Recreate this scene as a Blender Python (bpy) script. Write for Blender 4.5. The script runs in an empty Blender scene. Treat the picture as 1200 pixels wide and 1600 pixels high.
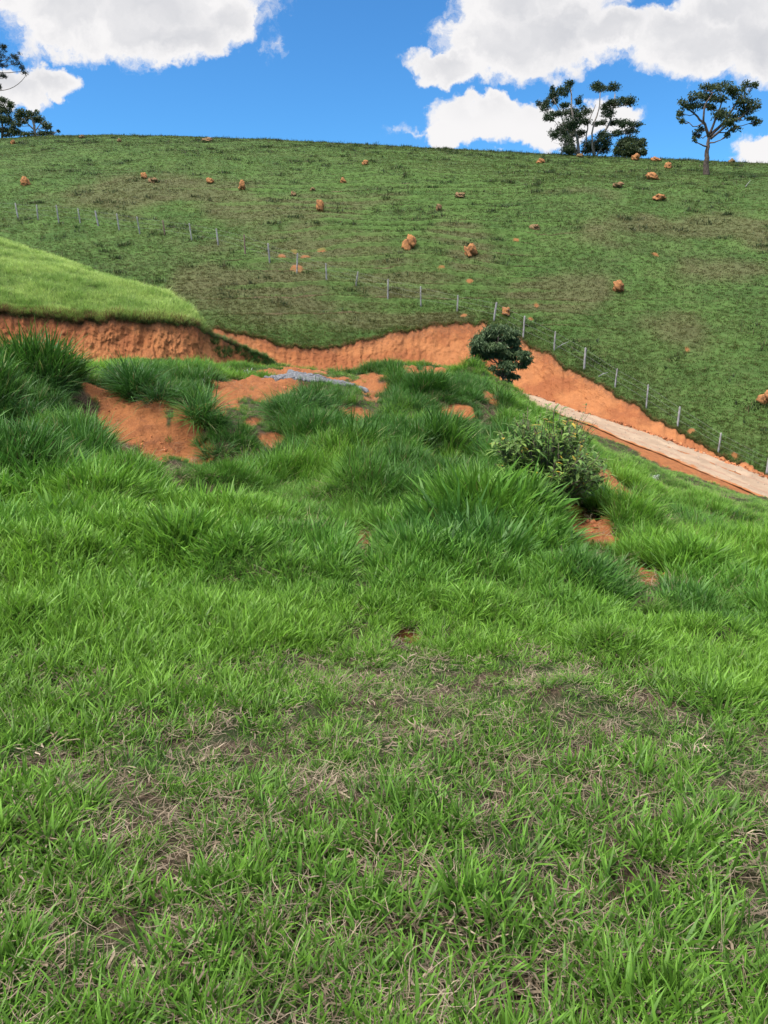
import bpy, math, random
import numpy as np
from mathutils import Vector

rng = np.random.default_rng(11)
random.seed(11)
SC = bpy.context.scene
COL = SC.collection
R = math.radians

# ------------------------------------------------------------------ camera
EYE = 1.6
PITCH = math.atan(320 / 1200)
cd = bpy.data.cameras.new('camera')
cam = bpy.data.objects.new('camera', cd)
COL.objects.link(cam)
cam.location = (0, 0, EYE)
cam.rotation_euler = (math.pi / 2 - PITCH, 0, 0)
cd.sensor_fit = 'VERTICAL'
cd.sensor_height = 36
cd.lens = 27
cd.clip_start = 0.05
cd.clip_end = 5000
SC.camera = cam
SC.render.resolution_x = 768
SC.render.resolution_y = 1024
SC.view_settings.view_transform = 'Standard'
SC.view_settings.look = 'None'
SC.view_settings.gamma = 1
SC.view_settings.exposure = 0.75
SC.cycles.max_bounces = 6
SC.cycles.diffuse_bounces = 3
SC.cycles.glossy_bounces = 2
SC.cycles.transmission_bounces = 4
SC.cycles.transparent_max_bounces = 6

cP, sP = math.cos(PITCH), math.sin(PITCH)


def W(u, v, Y):
    dx = (np.asarray(u, float) - 600) / 1200
    dy = (800 - np.asarray(v, float)) / 1200
    t = Y / (cP + dy * sP)
    return dx * t, np.asarray(Y, float) + 0 * dx, EYE + t * (-sP + dy * cP)


def proj(x, y, z):
    f = y * cP - (z - EYE) * sP
    up = y * sP + (z - EYE) * cP
    return 600 + 1200 * x / f, 800 - 1200 * up / f


def tanxz(u, v):
    """pixel to (x/y, z/y) of its ray"""
    dx = (u - 600) / 1200
    dy = (800 - v) / 1200
    k = cP + dy * sP
    return dx / k, (-sP + dy * cP) / k


# ------------------------------------------------------------------ node helper
class NT:
    def __init__(s, tree):
        s.t = tree
        s.n = tree.nodes
        s.l = tree.links

    def put(s, sock, val):
        if val is None:
            return
        if isinstance(val, bpy.types.NodeSocket):
            s.l.new(val, sock)
        else:
            if hasattr(sock, 'default_value'):
                dv = sock.default_value
                if hasattr(dv, '__len__') and len(dv) == 4 and len(val) == 3:
                    val = (*val, 1)
                sock.default_value = val

    def node(s, typ, ins=None, out=0, **props):
        nd = s.n.new(typ)
        for k, v in props.items():
            setattr(nd, k, v)
        for k, v in (ins or {}).items():
            s.put(nd.inputs[k], v)
        return nd.outputs[out] if out is not None else nd

    def math(s, op, a, b=None, c=None, clamp=False):
        nd = s.n.new('ShaderNodeMath')
        nd.operation = op
        nd.use_clamp = clamp
        s.put(nd.inputs[0], a)
        s.put(nd.inputs[1], b)
        s.put(nd.inputs[2], c)
        return nd.outputs[0]

    def mix(s, f, a, b, blend='MIX'):
        nd = s.n.new('ShaderNodeMix')
        nd.data_type = 'RGBA'
        nd.blend_type = blend
        s.put(nd.inputs[0], f)
        s.put(nd.inputs[6], a)
        s.put(nd.inputs[7], b)
        return nd.outputs[2]

    def step(s, x, lo, hi):
        nd = s.n.new('ShaderNodeMapRange')
        nd.interpolation_type = 'SMOOTHSTEP'
        s.put(nd.inputs[0], x)
        nd.inputs[1].default_value = lo
        nd.inputs[2].default_value = hi
        return nd.outputs[0]

    def noise(s, vec, scale, detail=4, rough=0.55, dist=0.0):
        return s.node('ShaderNodeTexNoise', {'Vector': vec, 'Scale': scale, 'Detail': detail,
                                             'Roughness': rough, 'Distortion': dist})

    def scale(s, vec, sc, loc=(0, 0, 0)):
        return s.node('ShaderNodeMapping', {'Vector': vec, 'Scale': sc, 'Location': loc})


# ------------------------------------------------------------------ sky and sun
SUN_EL, SUN_AZ = 55, -112        # azimuth from +Y, negative = left of the view
world = bpy.data.worlds.new("World")
SC.world = world
world.use_nodes = True
wt = NT(world.node_tree)
for n in list(wt.n):
    wt.n.remove(n)
sky = wt.n.new('ShaderNodeTexSky')
sky.sky_type = 'NISHITA'
sky.sun_disc = False
sky.sun_elevation = R(SUN_EL)
sky.sun_rotation = R(SUN_AZ)
sky.altitude = 900
sky.air_density = 1.0
sky.dust_density = 0.3
sky.ozone_density = 2.0
tc = wt.node('ShaderNodeTexCoord', out=None)
sep = wt.node('ShaderNodeSeparateXYZ', {0: tc.outputs['Generated']}, out=None)
yy = wt.math('MAXIMUM', wt.math('ABSOLUTE', sep.outputs[1]), 0.05)
pa = wt.math('DIVIDE', sep.outputs[0], yy)
pb = wt.math('DIVIDE', sep.outputs[2], yy)
P = wt.node('ShaderNodeCombineXYZ', {0: pa, 1: pb, 2: 0.0})
w1 = wt.node('ShaderNodeTexNoise', {'Vector': P, 'Scale': 9.0, 'Detail': 3}, out=1)
w2 = wt.node('ShaderNodeTexNoise', {'Vector': P, 'Scale': 38.0, 'Detail': 6, 'Roughness': 0.6}, out=1)
off = wt.node('ShaderNodeVectorMath', {0: w1, 1: (0.5, 0.5, 0.5)}, operation='SUBTRACT')
off = wt.node('ShaderNodeVectorMath', {0: off, 'Scale': 0.075}, operation='SCALE')
off2 = wt.node('ShaderNodeVectorMath', {0: w2, 1: (0.5, 0.5, 0.5)}, operation='SUBTRACT')
off2 = wt.node('ShaderNodeVectorMath', {0: off2, 'Scale': 0.045}, operation='SCALE')
PW = wt.node('ShaderNodeVectorMath', {0: P, 1: off}, operation='ADD')
PW = wt.node('ShaderNodeVectorMath', {0: PW, 1: off2}, operation='ADD')
# cumulus lobes: pixel centre, pixel radii, softness weight
LOBES = [
    (215, -15, 210, 85), (110, 28, 95, 50), (290, 45, 95, 44), (360, 22, 60, 42), (215, 35, 120, 38), (30, -30, 60, 40),
    (70, 122, 50, 24), (20, 140, 50, 30), (45, 60, 34, 30),
    (790, 50, 105, 62), (700, 98, 70, 28), (860, 45, 110, 58), (830, -20, 130, 60),
    (950, 50, 70, 30), (1090, 75, 115, 58), (1180, 60, 120, 62), (1060, 45, 80, 45), (1150, 10, 100, 40),
    (740, 185, 82, 36), (770, 165, 45, 30), (860, 188, 120, 34), (940, 185, 60, 26), (690, 205, 40, 18), 
    (1215, 240, 75, 32), (1210, 225, 35, 22), (440, 66, 16, 16), (640, 205, 26, 8), (1140, 253, 22, 5), (770, 236, 10, 4),
]
dens = None
for i, (u, v, ru, rv) in enumerate(LOBES):
    a, b = tanxz(u, v)
    nd = wt.node('ShaderNodeVectorMath', {0: PW, 1: (a, b, 0)}, operation='SUBTRACT')
    nd = wt.node('ShaderNodeVectorMath', {0: nd, 1: (1200 / ru * .97, 1200 / rv * .97, 0)}, operation='MULTIPLY')
    ln = wt.node('ShaderNodeVectorMath', {0: nd}, out=1, operation='LENGTH')
    q = wt.math('SUBTRACT', 1.0, ln)
    if i == 8:
        q = wt.math('MULTIPLY', q, 0.35)
    if ru < 30:
        q = wt.math('MULTIPLY', q, 0.16)
    dens = q if dens is None else wt.math('SMOOTH_MAX', dens, q, 0.12)
# clouds round the rest of the sky, away from the view
gn = wt.noise(tc.outputs['Generated'], 2.6, 8, 0.6)
gm = wt.step(gn, 0.52, 0.66)
away = wt.math('MAXIMUM', wt.step(sep.outputs[1], 0.45, 0.1), wt.step(pb, 0.50, 0.62))
away = wt.math('MAXIMUM', away, wt.step(wt.math('ABSOLUTE', pa), 0.62, 0.8))
gm = wt.math('MULTIPLY', gm, away)
front = wt.step(sep.outputs[1], 0.1, 0.2)
fray = wt.noise(PW, 55.0, 7, 0.62)
dens = wt.math('ADD', dens, wt.math('MULTIPLY', wt.math('SUBTRACT', fray, 0.5), 0.50))
mask = wt.math('MULTIPLY', wt.step(dens, 0.0, 0.30), front)
mask = wt.math('MAXIMUM', mask, gm)
mask = wt.math('MAXIMUM', mask, wt.math('MULTIPLY', wt.step(sep.outputs[2], 0.55, 0.75), wt.step(gn, 0.34, 0.5)))
# denser cores and flat bases of the clouds are grey, the crisp tops white
core = wt.step(dens, 0.15, 0.85)
bn = wt.noise(wt.scale(PW, (1, 1.8, 1)), 13.0, 4, 0.5)
bn2 = wt.noise(PW, 30.0, 5, 0.55)
g = wt.math('ADD', wt.math('MULTIPLY', core, 0.75), wt.math('MULTIPLY', wt.math('SUBTRACT', bn, 0.5), 1.3))
g = wt.math('ADD', g, wt.math('MULTIPLY', wt.math('SUBTRACT', bn2, 0.5), 0.35))
g = wt.math('SUBTRACT', g, 0.05)
g = wt.math('MINIMUM', wt.math('MAXIMUM', g, 0.0), 1.0)
low = wt.math('MULTIPLY', g, wt.step(pb, 0.20, 0.27))
ccol = wt.mix(low, (1.0, 0.985, 0.99), (0.70, 0.71, 0.75))
skyc = wt.mix(1.0, sky.outputs[0], (0.48, 1.06, 1.5), 'MULTIPLY')
bg1 = wt.node('ShaderNodeBackground', {0: skyc, 1: 0.072})
# unseen overhead cloud that shades the place, brightened to lift the ground light
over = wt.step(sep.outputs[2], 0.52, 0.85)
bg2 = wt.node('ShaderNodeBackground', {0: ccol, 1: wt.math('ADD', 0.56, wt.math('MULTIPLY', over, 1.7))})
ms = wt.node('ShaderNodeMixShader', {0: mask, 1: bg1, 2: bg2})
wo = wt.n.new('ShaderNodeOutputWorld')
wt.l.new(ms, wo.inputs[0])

sl = bpy.data.lights.new('sun', 'SUN')
sl.energy = 3.3
sl.angle = R(16)
sl.color = (1.0, 0.95, 0.88)
so = bpy.data.objects.new('sun', sl)
COL.objects.link(so)
sd = Vector((math.sin(R(SUN_AZ)) * math.cos(R(SUN_EL)), math.cos(R(SUN_AZ)) * math.cos(R(SUN_EL)), math.sin(R(SUN_EL))))
so.rotation_euler = sd.to_track_quat('Z', 'Y').to_euler()
so.location = (-20, 0, 40)


# ------------------------------------------------------------------ numpy noise
def _h(ix, iy, seed):
    n = (ix.astype(np.int64) * 374761393 + iy.astype(np.int64) * 668265263 + seed * 69069) & 0xffffffff
    n = ((n ^ (n >> 13)) * 1274126177) & 0xffffffff
    return ((n ^ (n >> 16)) & 0xffff) / 65535.0


def vn(x, y, seed=0):
    x = np.asarray(x, float)
    y = np.asarray(y, float)
    ix, iy = np.floor(x), np.floor(y)
    fx, fy = x - ix, y - iy
    fx = fx * fx * fx * (fx * (fx * 6 - 15) + 10)
    fy = fy * fy * fy * (fy * (fy * 6 - 15) + 10)
    a, b = _h(ix, iy, seed), _h(ix + 1, iy, seed)
    c, d = _h(ix, iy + 1, seed), _h(ix + 1, iy + 1, seed)
    return (a + (b - a) * fx) * (1 - fy) + (c + (d - c) * fx) * fy - 0.5


def fbm(x, y, seed=0, o=4, g=0.5):
    s, a = 0, 1
    for i in range(o):
        s = s + a * vn(x * 2 ** i + 13.7 * i, y * 2 ** i + 7.1 * i, seed + i)
        a *= g
    return s


def sstep(x, lo, hi):
    t = np.clip((x - lo) / (hi - lo), 0, 1)
    return t * t * (3 - 2 * t)


# ------------------------------------------------------------------ mesh helpers
def mesh_np(name, V, F, mat=None, smooth=False, attrs=None):
    """V (n,3); F list of int arrays, each (k, 3) or (k, 4)"""
    me = bpy.data.meshes.new(name)
    V = np.asarray(V, np.float32)
    me.vertices.add(len(V))
    me.vertices.foreach_set('co', V.ravel())
    F = [np.asarray(f, np.int32) for f in F if len(f)]
    tot = np.concatenate([np.full(len(f), f.shape[1], np.int32) for f in F])
    idx = np.concatenate([f.ravel() for f in F])
    me.loops.add(len(idx))
    me.loops.foreach_set('vertex_index', idx)
    me.polygons.add(len(tot))
    st = np.concatenate([[0], np.cumsum(tot)[:-1]]).astype(np.int32)
    me.polygons.foreach_set('loop_start', st)
    me.update(calc_edges=True)
    if smooth:
        me.polygons.foreach_set('use_smooth', np.ones(len(tot), bool))
    for k, a in (attrs or {}).items():
        a = np.asarray(a, np.float32)
        if a.ndim == 1:
            at = me.attributes.new(k, 'FLOAT', 'POINT')
            at.data.foreach_set('value', a)
        else:
            at = me.attributes.new(k, 'FLOAT_VECTOR', 'POINT')
            at.data.foreach_set('vector', a.ravel())
    if mat:
        me.materials.append(mat)
    me.validate()
    return me


def link(name, me, parent=None):
    o = bpy.data.objects.new(name, me)
    COL.objects.link(o)
    if parent is not None:
        o.parent = parent
    return o


def tag(o, label=None, cat=None, group=None, kind=None):
    for k, v in (('label', label), ('category', cat), ('group', group), ('kind', kind)):
        if v:
            o[k] = v
    return o


def empty(name, loc, rz=0):
    o = bpy.data.objects.new(name, None)
    o.empty_display_size = 0.2
    COL.objects.link(o)
    o.location = loc
    o.rotation_euler = (0, 0, rz)
    return o


def grid_faces(nr, nc):
    i = np.arange(nr - 1)[:, None] * nc + np.arange(nc - 1)[None]
    i = i.ravel()
    return np.stack([i, i + 1, i + nc + 1, i + nc], 1)


def tube(pts, rad, sides=7, seed=0, rough=0.0):
    """tapered tube along pts, radii rad; returns V, F(list)"""
    pts = np.asarray(pts, float)
    n = len(pts)
    rad = np.asarray(rad, float) * np.ones(n)
    r = np.random.default_rng(seed)
    V = []
    ref = np.array([0.31, 0.83, 0.47])
    for i in range(n):
        t = pts[min(i + 1, n - 1)] - pts[max(i - 1, 0)]
        t = t / (np.linalg.norm(t) + 1e-9)
        a = np.cross(t, ref)
        a /= np.linalg.norm(a) + 1e-9
        b = np.cross(t, a)
        for k in range(sides):
            an = 2 * math.pi * k / sides
            rr = rad[i] * (1 + rough * (r.random() - .5))
            V.append(pts[i] + (a * math.cos(an) + b * math.sin(an)) * rr)
    F = []
    for i in range(n - 1):
        for k in range(sides):
            k2 = (k + 1) % sides
            F.append((i * sides + k, i * sides + k2, (i + 1) * sides + k2, (i + 1) * sides + k))
    V.append(pts[-1])
    V.append(pts[0])
    T = []
    for k in range(sides):
        T.append(((n - 1) * sides + k, (n - 1) * sides + (k + 1) % sides, n * sides))
        T.append(((k + 1) % sides, k, n * sides + 1))
    return np.array(V), np.array(F), np.array(T)


class MB:
    def __init__(s):
        s.V, s.Q, s.T, s.A, s.n = [], [], [], [], 0

    def add(s, V, Q=None, T=None, a=0.0):
        V = np.asarray(V)
        s.V.append(V)
        if Q is not None and len(Q):
            s.Q.append(np.asarray(Q) + s.n)
        if T is not None and len(T):
            s.T.append(np.asarray(T) + s.n)
        s.A.append(np.ones(len(V)) * a)
        s.n += len(V)

    def build(s, name, mat, smooth=False):
        F = []
        if s.Q:
            F.append(np.concatenate(s.Q))
        if s.T:
            F.append(np.concatenate(s.T))
        return mesh_np(name, np.concatenate(s.V), F, mat, smooth, {'shade': np.concatenate(s.A)})


# ------------------------------------------------------------------ materials
def new_mat(name):
    m = bpy.data.materials.new(name)
    m.use_nodes = True
    t = NT(m.node_tree)
    for n in list(t.n):
        t.n.remove(n)
    out = t.n.new('ShaderNodeOutputMaterial')
    return m, t, out


def principled(t, out, col, rough=0.9, normal=None, spec=0.2):
    ins = {'Base Color': col, 'Roughness': rough, 'Specular IOR Level': spec}
    if normal is not None:
        ins['Normal'] = normal
    b = t.node('ShaderNodeBsdfPrincipled', ins)
    t.l.new(b, out.inputs[0])
    return b


def bump(t, h, strength=0.5, dist=0.05):
    return t.node('ShaderNodeBump', {'Height': h, 'Strength': strength, 'Distance': dist})


SOIL_A = (0.305, 0.117, 0.043)
SOIL_B = (0.225, 0.085, 0.034)
SOIL_C = (0.36, 0.16, 0.068)


def soil_color(t, pos, s=1.0):
    n1 = t.noise(pos, 1.3 * s, 5, 0.6)
    n2 = t.noise(pos, 9.0 * s, 5, 0.65)
    c = t.mix(t.step(n1, 0.35, 0.7), SOIL_A, SOIL_B)
    c = t.mix(t.math('MULTIPLY', t.step(n2, 0.5, 0.75), 0.7), c, SOIL_C)
    return c, n1, n2


def mat_soil(name, stretch=(1, 1, 1), bstr=0.7, crest=False):
    m, t, out = new_mat(name)
    g = t.node('ShaderNodeNewGeometry', out=None).outputs['Position']
    c, n1, n2 = soil_color(t, g, 1.2)
    big = t.noise(t.scale(g, (1, 1, 1.6)), 0.33, 5, 0.6)
    c = t.mix(t.math('MULTIPLY', t.step(big, 0.46, 0.62), 0.45), c, (0.37, 0.155, 0.062))
    c = t.mix(t.math('MULTIPLY', t.step(big, 0.54, 0.38), 0.65), c, (0.22, 0.072, 0.030))
    st = t.noise(t.scale(g, stretch), 2.2, 6, 0.65, 0.4)
    c = t.mix(t.math('MULTIPLY', t.step(st, 0.5, 0.72), 0.3), c, (0.20, 0.075, 0.038))
    at = t.node('ShaderNodeAttribute', attribute_name='top', out=None).outputs['Fac']
    if crest:
        # humus and hanging roots stain the upper lip of the cut
        tn = t.noise(t.scale(g, (3, 3, .6)), 2.0, 5, 0.6)
        f = t.math('ADD', at, t.math('MULTIPLY', t.math('SUBTRACT', tn, 0.5), 0.9))
        c = t.mix(t.math('MULTIPLY', t.step(f, 0.70, 1.15), .8), c, (0.13, 0.062, 0.035))
    n3 = t.noise(g, 22, 5, 0.6)
    tooth = t.noise(t.scale(g, (1, 1, .12)), 7.0, 4, .6)
    h = t.math('ADD', t.math('ADD', st, t.math('MULTIPLY', tooth, .6)), t.math('MULTIPLY', n3, 0.35))
    principled(t, out, c, 0.95, bump(t, h, bstr, 0.12), 0.1)
    return m


M_BANK = mat_soil('orange_subsoil', (1, 1, 0.45), 0.8, True)

# ground of the spur: thatch and litter under the grass, bare orange soil where the mask says so
M_GROUND, t, out = new_mat('pasture_ground')
g = t.node('ShaderNodeNewGeometry', out=None).outputs['Position']
soil = t.node('ShaderNodeAttribute', attribute_name='soil', out=None).outputs['Fac']
c, n1, n2 = soil_color(t, g, 2.0)
lit = t.noise(g, 30, 5, 0.7)
th = t.mix(t.step(lit, 0.35, 0.65), (0.030, 0.022, 0.014), (0.10, 0.070, 0.045))
th = t.mix(t.step(t.noise(g, 2.5, 4), 0.4, 0.62), th, (0.035, 0.055, 0.018))
n4 = t.noise(g, 45, 4, 0.7)
c = t.mix(t.math('MULTIPLY', t.step(n4, .5, .7), .5), c, (0.17, .07, .038))
n5 = t.noise(g, 3.5, 6, .7, .5)
c = t.mix(t.math('MULTIPLY', t.step(n5, .52, .66), .5), c, (0.16, .062, .032))
c = t.mix(soil, th, c)
principled(t, out, c, 0.95, bump(t, t.math('ADD', t.math('ADD', n2, n5), t.math('MULTIPLY', n4, .5)), 0.8, 0.08), 0.1)

M_HILL, t, out = new_mat('hill_pasture')
g = t.node('ShaderNodeNewGeometry', out=None).outputs['Position']
dry = t.node('ShaderNodeAttribute', attribute_name='dry', out=None).outputs['Fac']
bare = t.node('ShaderNodeAttribute', attribute_name='bare', out=None).outputs['Fac']
n1 = t.noise(g, 0.35, 5, 0.6)
n2 = t.noise(t.scale(g, (1, 1, 2.5)), 3.0, 6, 0.7)
n3 = t.noise(t.scale(g, (.6, .6, 4)), 1.1, 5, 0.65)
c = t.mix(t.step(n1, 0.35, 0.65), (0.044, 0.084, 0.021), (0.064, 0.114, 0.028))
c = t.mix(t.math('MULTIPLY', dry, 0.7), c, (0.092, 0.078, 0.042))
c = t.mix(t.math('MULTIPLY', t.step(n3, 0.5, 0.72), 0.3), c, (0.09, 0.082, 0.038))
c = t.mix(t.math('MULTIPLY', t.step(n2, 0.5, 0.75), 0.2), c, (0.032, 0.052, 0.018))
c = t.mix(t.math('MULTIPLY', bare, .8), c, SOIL_B)
rg = t.node('ShaderNodeAttribute', attribute_name='ridge', out=None).outputs['Fac']   # trodden cattle paths between grassy treads
c = t.mix(t.math('MULTIPLY', t.step(rg, -.05, -.5), 0.85), c, (0.085, 0.058, 0.034))
c = t.mix(t.math('MULTIPLY', t.step(rg, .15, .6), 0.55), c, (0.075, 0.130, 0.032))
principled(t, out, c, 0.95, bump(t, n2, 0.35, 0.12), 0.1)

M_ROAD, t, out = new_mat('pale_dirt_road')
g = t.node('ShaderNodeNewGeometry', out=None).outputs['Position']
side = t.node('ShaderNodeAttribute', attribute_name='across', out=None).outputs['Fac']
n1 = t.noise(g, 0.9, 6, 0.65)
n2 = t.noise(g, 12, 5, 0.7)
c = t.mix(t.step(n1, 0.35, 0.7), (0.26, 0.185, 0.125), (0.33, 0.245, 0.168))
c = t.mix(t.math('MULTIPLY', t.step(n2, 0.5, 0.75), 0.4), c, (0.27, 0.17, 0.125))
trk = t.math('ABSOLUTE', t.math('SUBTRACT', t.math('ABSOLUTE', t.math('SUBTRACT', side, 0.5)), 0.19))
trk = t.math('ADD', trk, t.math('MULTIPLY', t.math('SUBTRACT', n1, 0.5), 0.12))
c = t.mix(t.math('MULTIPLY', t.step(trk, 0.05, 0.0), 0.5), c, (0.27, 0.15, 0.10))
edge = t.math('ADD', t.math('MULTIPLY', t.math('SUBTRACT', n1, 0.5), 0.5), side)
c = t.mix(t.step(edge, 0.10, 0.02), c, SOIL_A)
principled(t, out, c, 0.95, bump(t, t.math('ADD', n1, n2), 0.5, 0.06), 0.1)


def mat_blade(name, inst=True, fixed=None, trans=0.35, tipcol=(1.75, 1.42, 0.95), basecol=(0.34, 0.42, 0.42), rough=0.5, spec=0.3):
    m, t, out = new_mat(name)
    if inst:
        col = t.node('ShaderNodeAttribute', attribute_name='tint', attribute_type='INSTANCER', out=None).outputs['Vector']
    else:
        col = t.node('ShaderNodeRGB').node
        col.outputs[0].default_value = (*fixed, 1)
        col = col.outputs[0]
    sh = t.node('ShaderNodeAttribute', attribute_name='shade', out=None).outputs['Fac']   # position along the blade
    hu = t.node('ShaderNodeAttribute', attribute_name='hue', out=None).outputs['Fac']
    f = t.mix(sh, basecol, tipcol)  # shaded gaps between blades deepened in the colour: bases darkened, tips lightened
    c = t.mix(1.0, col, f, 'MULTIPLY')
    c = t.mix(t.math('MULTIPLY', t.step(hu, 0.9, 1.0), 0.85), c, (0.24, 0.18, 0.085))
    br = t.math('ADD', 0.72, t.math('MULTIPLY', t.math('FRACT', t.math('MULTIPLY', hu, 7.3)), 0.6))
    c = t.node('ShaderNodeVectorMath', {0: c, 'Scale': br}, operation='SCALE')
    b = t.node('ShaderNodeBsdfPrincipled', {'Base Color': c, 'Roughness': rough, 'Specular IOR Level': spec})
    tr = t.node('ShaderNodeBsdfTranslucent', {'Color': c})
    s = t.node('ShaderNodeMixShader', {0: trans, 1: b, 2: tr})
    t.l.new(s, out.inputs[0])
    return m


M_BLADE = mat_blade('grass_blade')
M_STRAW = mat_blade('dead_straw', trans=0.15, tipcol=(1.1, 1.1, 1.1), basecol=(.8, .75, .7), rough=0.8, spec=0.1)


# ------------------------------------------------------------------ terrain: road line
def world_pts(lst):
    return np.array([[float(c) for c in (W(*p) if len(p) == 3 else p[:3])] for p in lst])


def extend(P_, d, n=3, step=10):
    out = list(P_)
    for i in range(n):
        out.append(out[-1] + d * step)
    return np.array(out)


FAR = world_pts([(-40, 46, -2.3, 0), (-25, 48.5, -2.4, 0), (-14, 49.7, -2.7, 0), (-7.5, 50.2, -2.85, 0), (-3, 51.6, -2.95, 0), (2, 53.2, -3.1, 0), (5.5, 53.4, -3.3, 0),
                 (796, 605, 52), (888, 636, 48.6), (976, 664, 45.7), (1040, 686, 43.8), (1120, 716, 41.5), (1200, 748, 39.2)])
NEAR = world_pts([(-40, 41.5, -2.3, 0), (-25, 44, -2.4, 0), (-14, 45.2, -2.7, 0), (-7.5, 45.8, -2.9, 0), (-3, 46.6, -3.0, 0), (2, 48.0, -3.15, 0), (5.5, 48.2, -3.35, 0),
                  (800, 620, 47), (888, 652, 44.3), (1000, 696, 40.5), (1060, 721, 38.6), (1120, 746, 36.8), (1200, 781, 34.5)])
dF = (FAR[-1] - FAR[-2]); dF /= np.linalg.norm(dF)
FAR = extend(FAR, dF)
NEAR = extend(NEAR, dF)


def resample(P_, n):
    d = np.concatenate([[0], np.cumsum(np.linalg.norm(np.diff(P_, axis=0), axis=1))])
    s = np.linspace(0, d[-1], n)
    return np.stack([np.interp(s, d, P_[:, k]) for k in range(3)], 1)


def smooth_line(P_, k=9):
    ker = np.ones(k) / k
    Q = P_.copy()
    for j in range(3):
        pad = np.concatenate([np.full(k // 2, P_[0, j]), P_[:, j], np.full(k // 2, P_[-1, j])])
        Q[:, j] = np.convolve(pad, ker, 'valid')
    return Q


NRD = 700
farL = smooth_line(resample(FAR, NRD), 25)
nearL = smooth_line(resample(NEAR, NRD), 25)
midL = (farL + nearL) / 2
halfW = np.linalg.norm(farL - nearL, axis=1) / 2


def road_field(x, y):
    """signed distance across the road line (+ = hill side), and the road height there"""
    sh = x.shape
    x = x.ravel(); y = y.ravel()
    best = np.full(x.shape, 1e9); zi = np.zeros(x.shape); sg = np.zeros(x.shape)
    M = midL[::6]
    T = np.gradient(M, axis=0)
    XS = (farL - nearL)[::6]
    for c0 in range(0, len(x), 60000):
        xs, ys = x[c0:c0 + 60000, None], y[c0:c0 + 60000, None]
        d = (xs - M[:, 0]) ** 2 + (ys - M[:, 1]) ** 2
        i = d.argmin(1)
        tx, ty = T[i, 0], T[i, 1]
        L = np.hypot(tx, ty)
        ox, oy = xs[:, 0] - M[i, 0], ys[:, 0] - M[i, 1]
        s = (ox * tx + oy * ty) / L / L
        side_ = (tx * oy - ty * ox) / L
        A_, B_ = XS[i, 0], XS[i, 1]          # the edge-to-edge vector is not square to the line
        det = tx * B_ - ty * A_
        al = (ox * B_ - oy * A_) / det
        be = (tx * oy - ty * ox) / det
        zi[c0:c0 + 60000] = M[i, 2] + np.clip(al, -3, 3) * T[i, 2] + np.clip(be, -.8, .8) * XS[i, 2]
        sg[c0:c0 + 60000] = side_
        best[c0:c0 + 60000] = np.sqrt(d.min(1))
    sd_ = np.sign(sg) * best
    return sd_.reshape(sh), zi.reshape(sh)


# ------------------------------------------------------------------ terrain: the spur in front
CP = [(0, 1600, 1.42), (600, 1600, 1.42), (1200, 1600, 1.45), (-100, 1200, 2.6), (600, 1200, 2.7), (1300, 1200, 2.95),
      (-100, 1000, 4.2), (600, 1000, 4.6), (1250, 1000, 5.4), (0, 900, 5.5), (600, 900, 6.0), (1000, 900, 6.9), (1250, 900, 9.0),
      (600, 850, 7.2), (1000, 850, 8.6), (1200, 850, 12.0), (0, 800, 7.5), (300, 800, 8.2), (600, 800, 8.8), (900, 800, 9.7),
      (1000, 800, 13), (1100, 800, 18), (1230, 800, 25), (0, 750, 8.9), (200, 750, 9.9), (400, 750, 10.6), (600, 750, 11.0),
      (850, 750, 12), (960, 750, 19), (1040, 750, 28), (-100, 700, 10), (0, 700, 10.6), (180, 720, 11.6), (400, 710, 12.9),
      (600, 700, 13.6), (800, 700, 14.7), (880, 710, 17), (0, 665, 11.6), (420, 680, 14.6), (600, 660, 16.3), (750, 660, 17.5),
      (600, 635, 18.6), (700, 640, 18.8), (800, 640, 20.5),
      (230, 728, 12.6), (310, 716, 13.2), (150, 675, 13.2), (90, 650, 12.9),
      (100, 597, 15.4), (200, 605, 15.0), (290, 628, 15.3), (350, 615, 17), (400, 600, 18.5), (-100, 590, 15),
      (300, 668, 14.2),
      (440, 594, 24.3), (550, 593, 25), (430, 585, 27.6), (550, 585, 28), (575, 600, 22.3), (640, 584, 25), (690, 582, 25.5), (760, 602, 22),
      (600, 577, 28.5), (500, 580, 29.5), (700, 576, 28), (760, 590, 26), (790, 628, 23), (830, 665, 19), (930, 765, 13.2), (985, 835, 10.4),
      (1000, 760, 22), (1000, 716, 37.5), (1064, 740, 35.6), (1104, 758, 33.6), (1200, 788, 31.5), (936, 695, 37), (260, 570, 31), (376, 579, 36), (0, 574, 30)]
XYZ = [(-10, 20, -.35), (-13, 26, -.5), (0, 34, -2.2), (-5, 36, -1.9), (5, 33, -2.9), (0, 42, -3.0), (-8, 43, -2.6), (9, 40, -4.3), (6, 30, -2.9),
       (20, 20, -7.2), (15, 8, -3.6), (10, 3, -1.7), (32, 20, -9.5), (-6, 3, .3), (-10, 6, .4), (-16, 12, .4), (-22, 25, .2), (-20, 36, -1.2),
       (0, -5, .7), (-10, -5, 1.4), (10, -5, -1), (0, -30, 3), (-30, -20, 4), (30, -20, -6), (-34, 5, 2), (-35, 45, -1.8)]
pts = np.array([[float(c) for c in W(*p)] for p in CP] + XYZ)


def phi(d2):
    return np.sqrt(d2 + 1.0)


A0 = phi(((pts[:, None, :2] - pts[None, :, :2]) ** 2).sum(-1))
n_ = len(pts)
Pm = np.c_[np.ones(n_), pts[:, :2]]
AA = np.block([[A0 - np.eye(n_) * 0.02, Pm], [Pm.T, np.zeros((3, 3))]])
wts = np.linalg.solve(AA, np.r_[pts[:, 2], 0, 0, 0])


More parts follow.
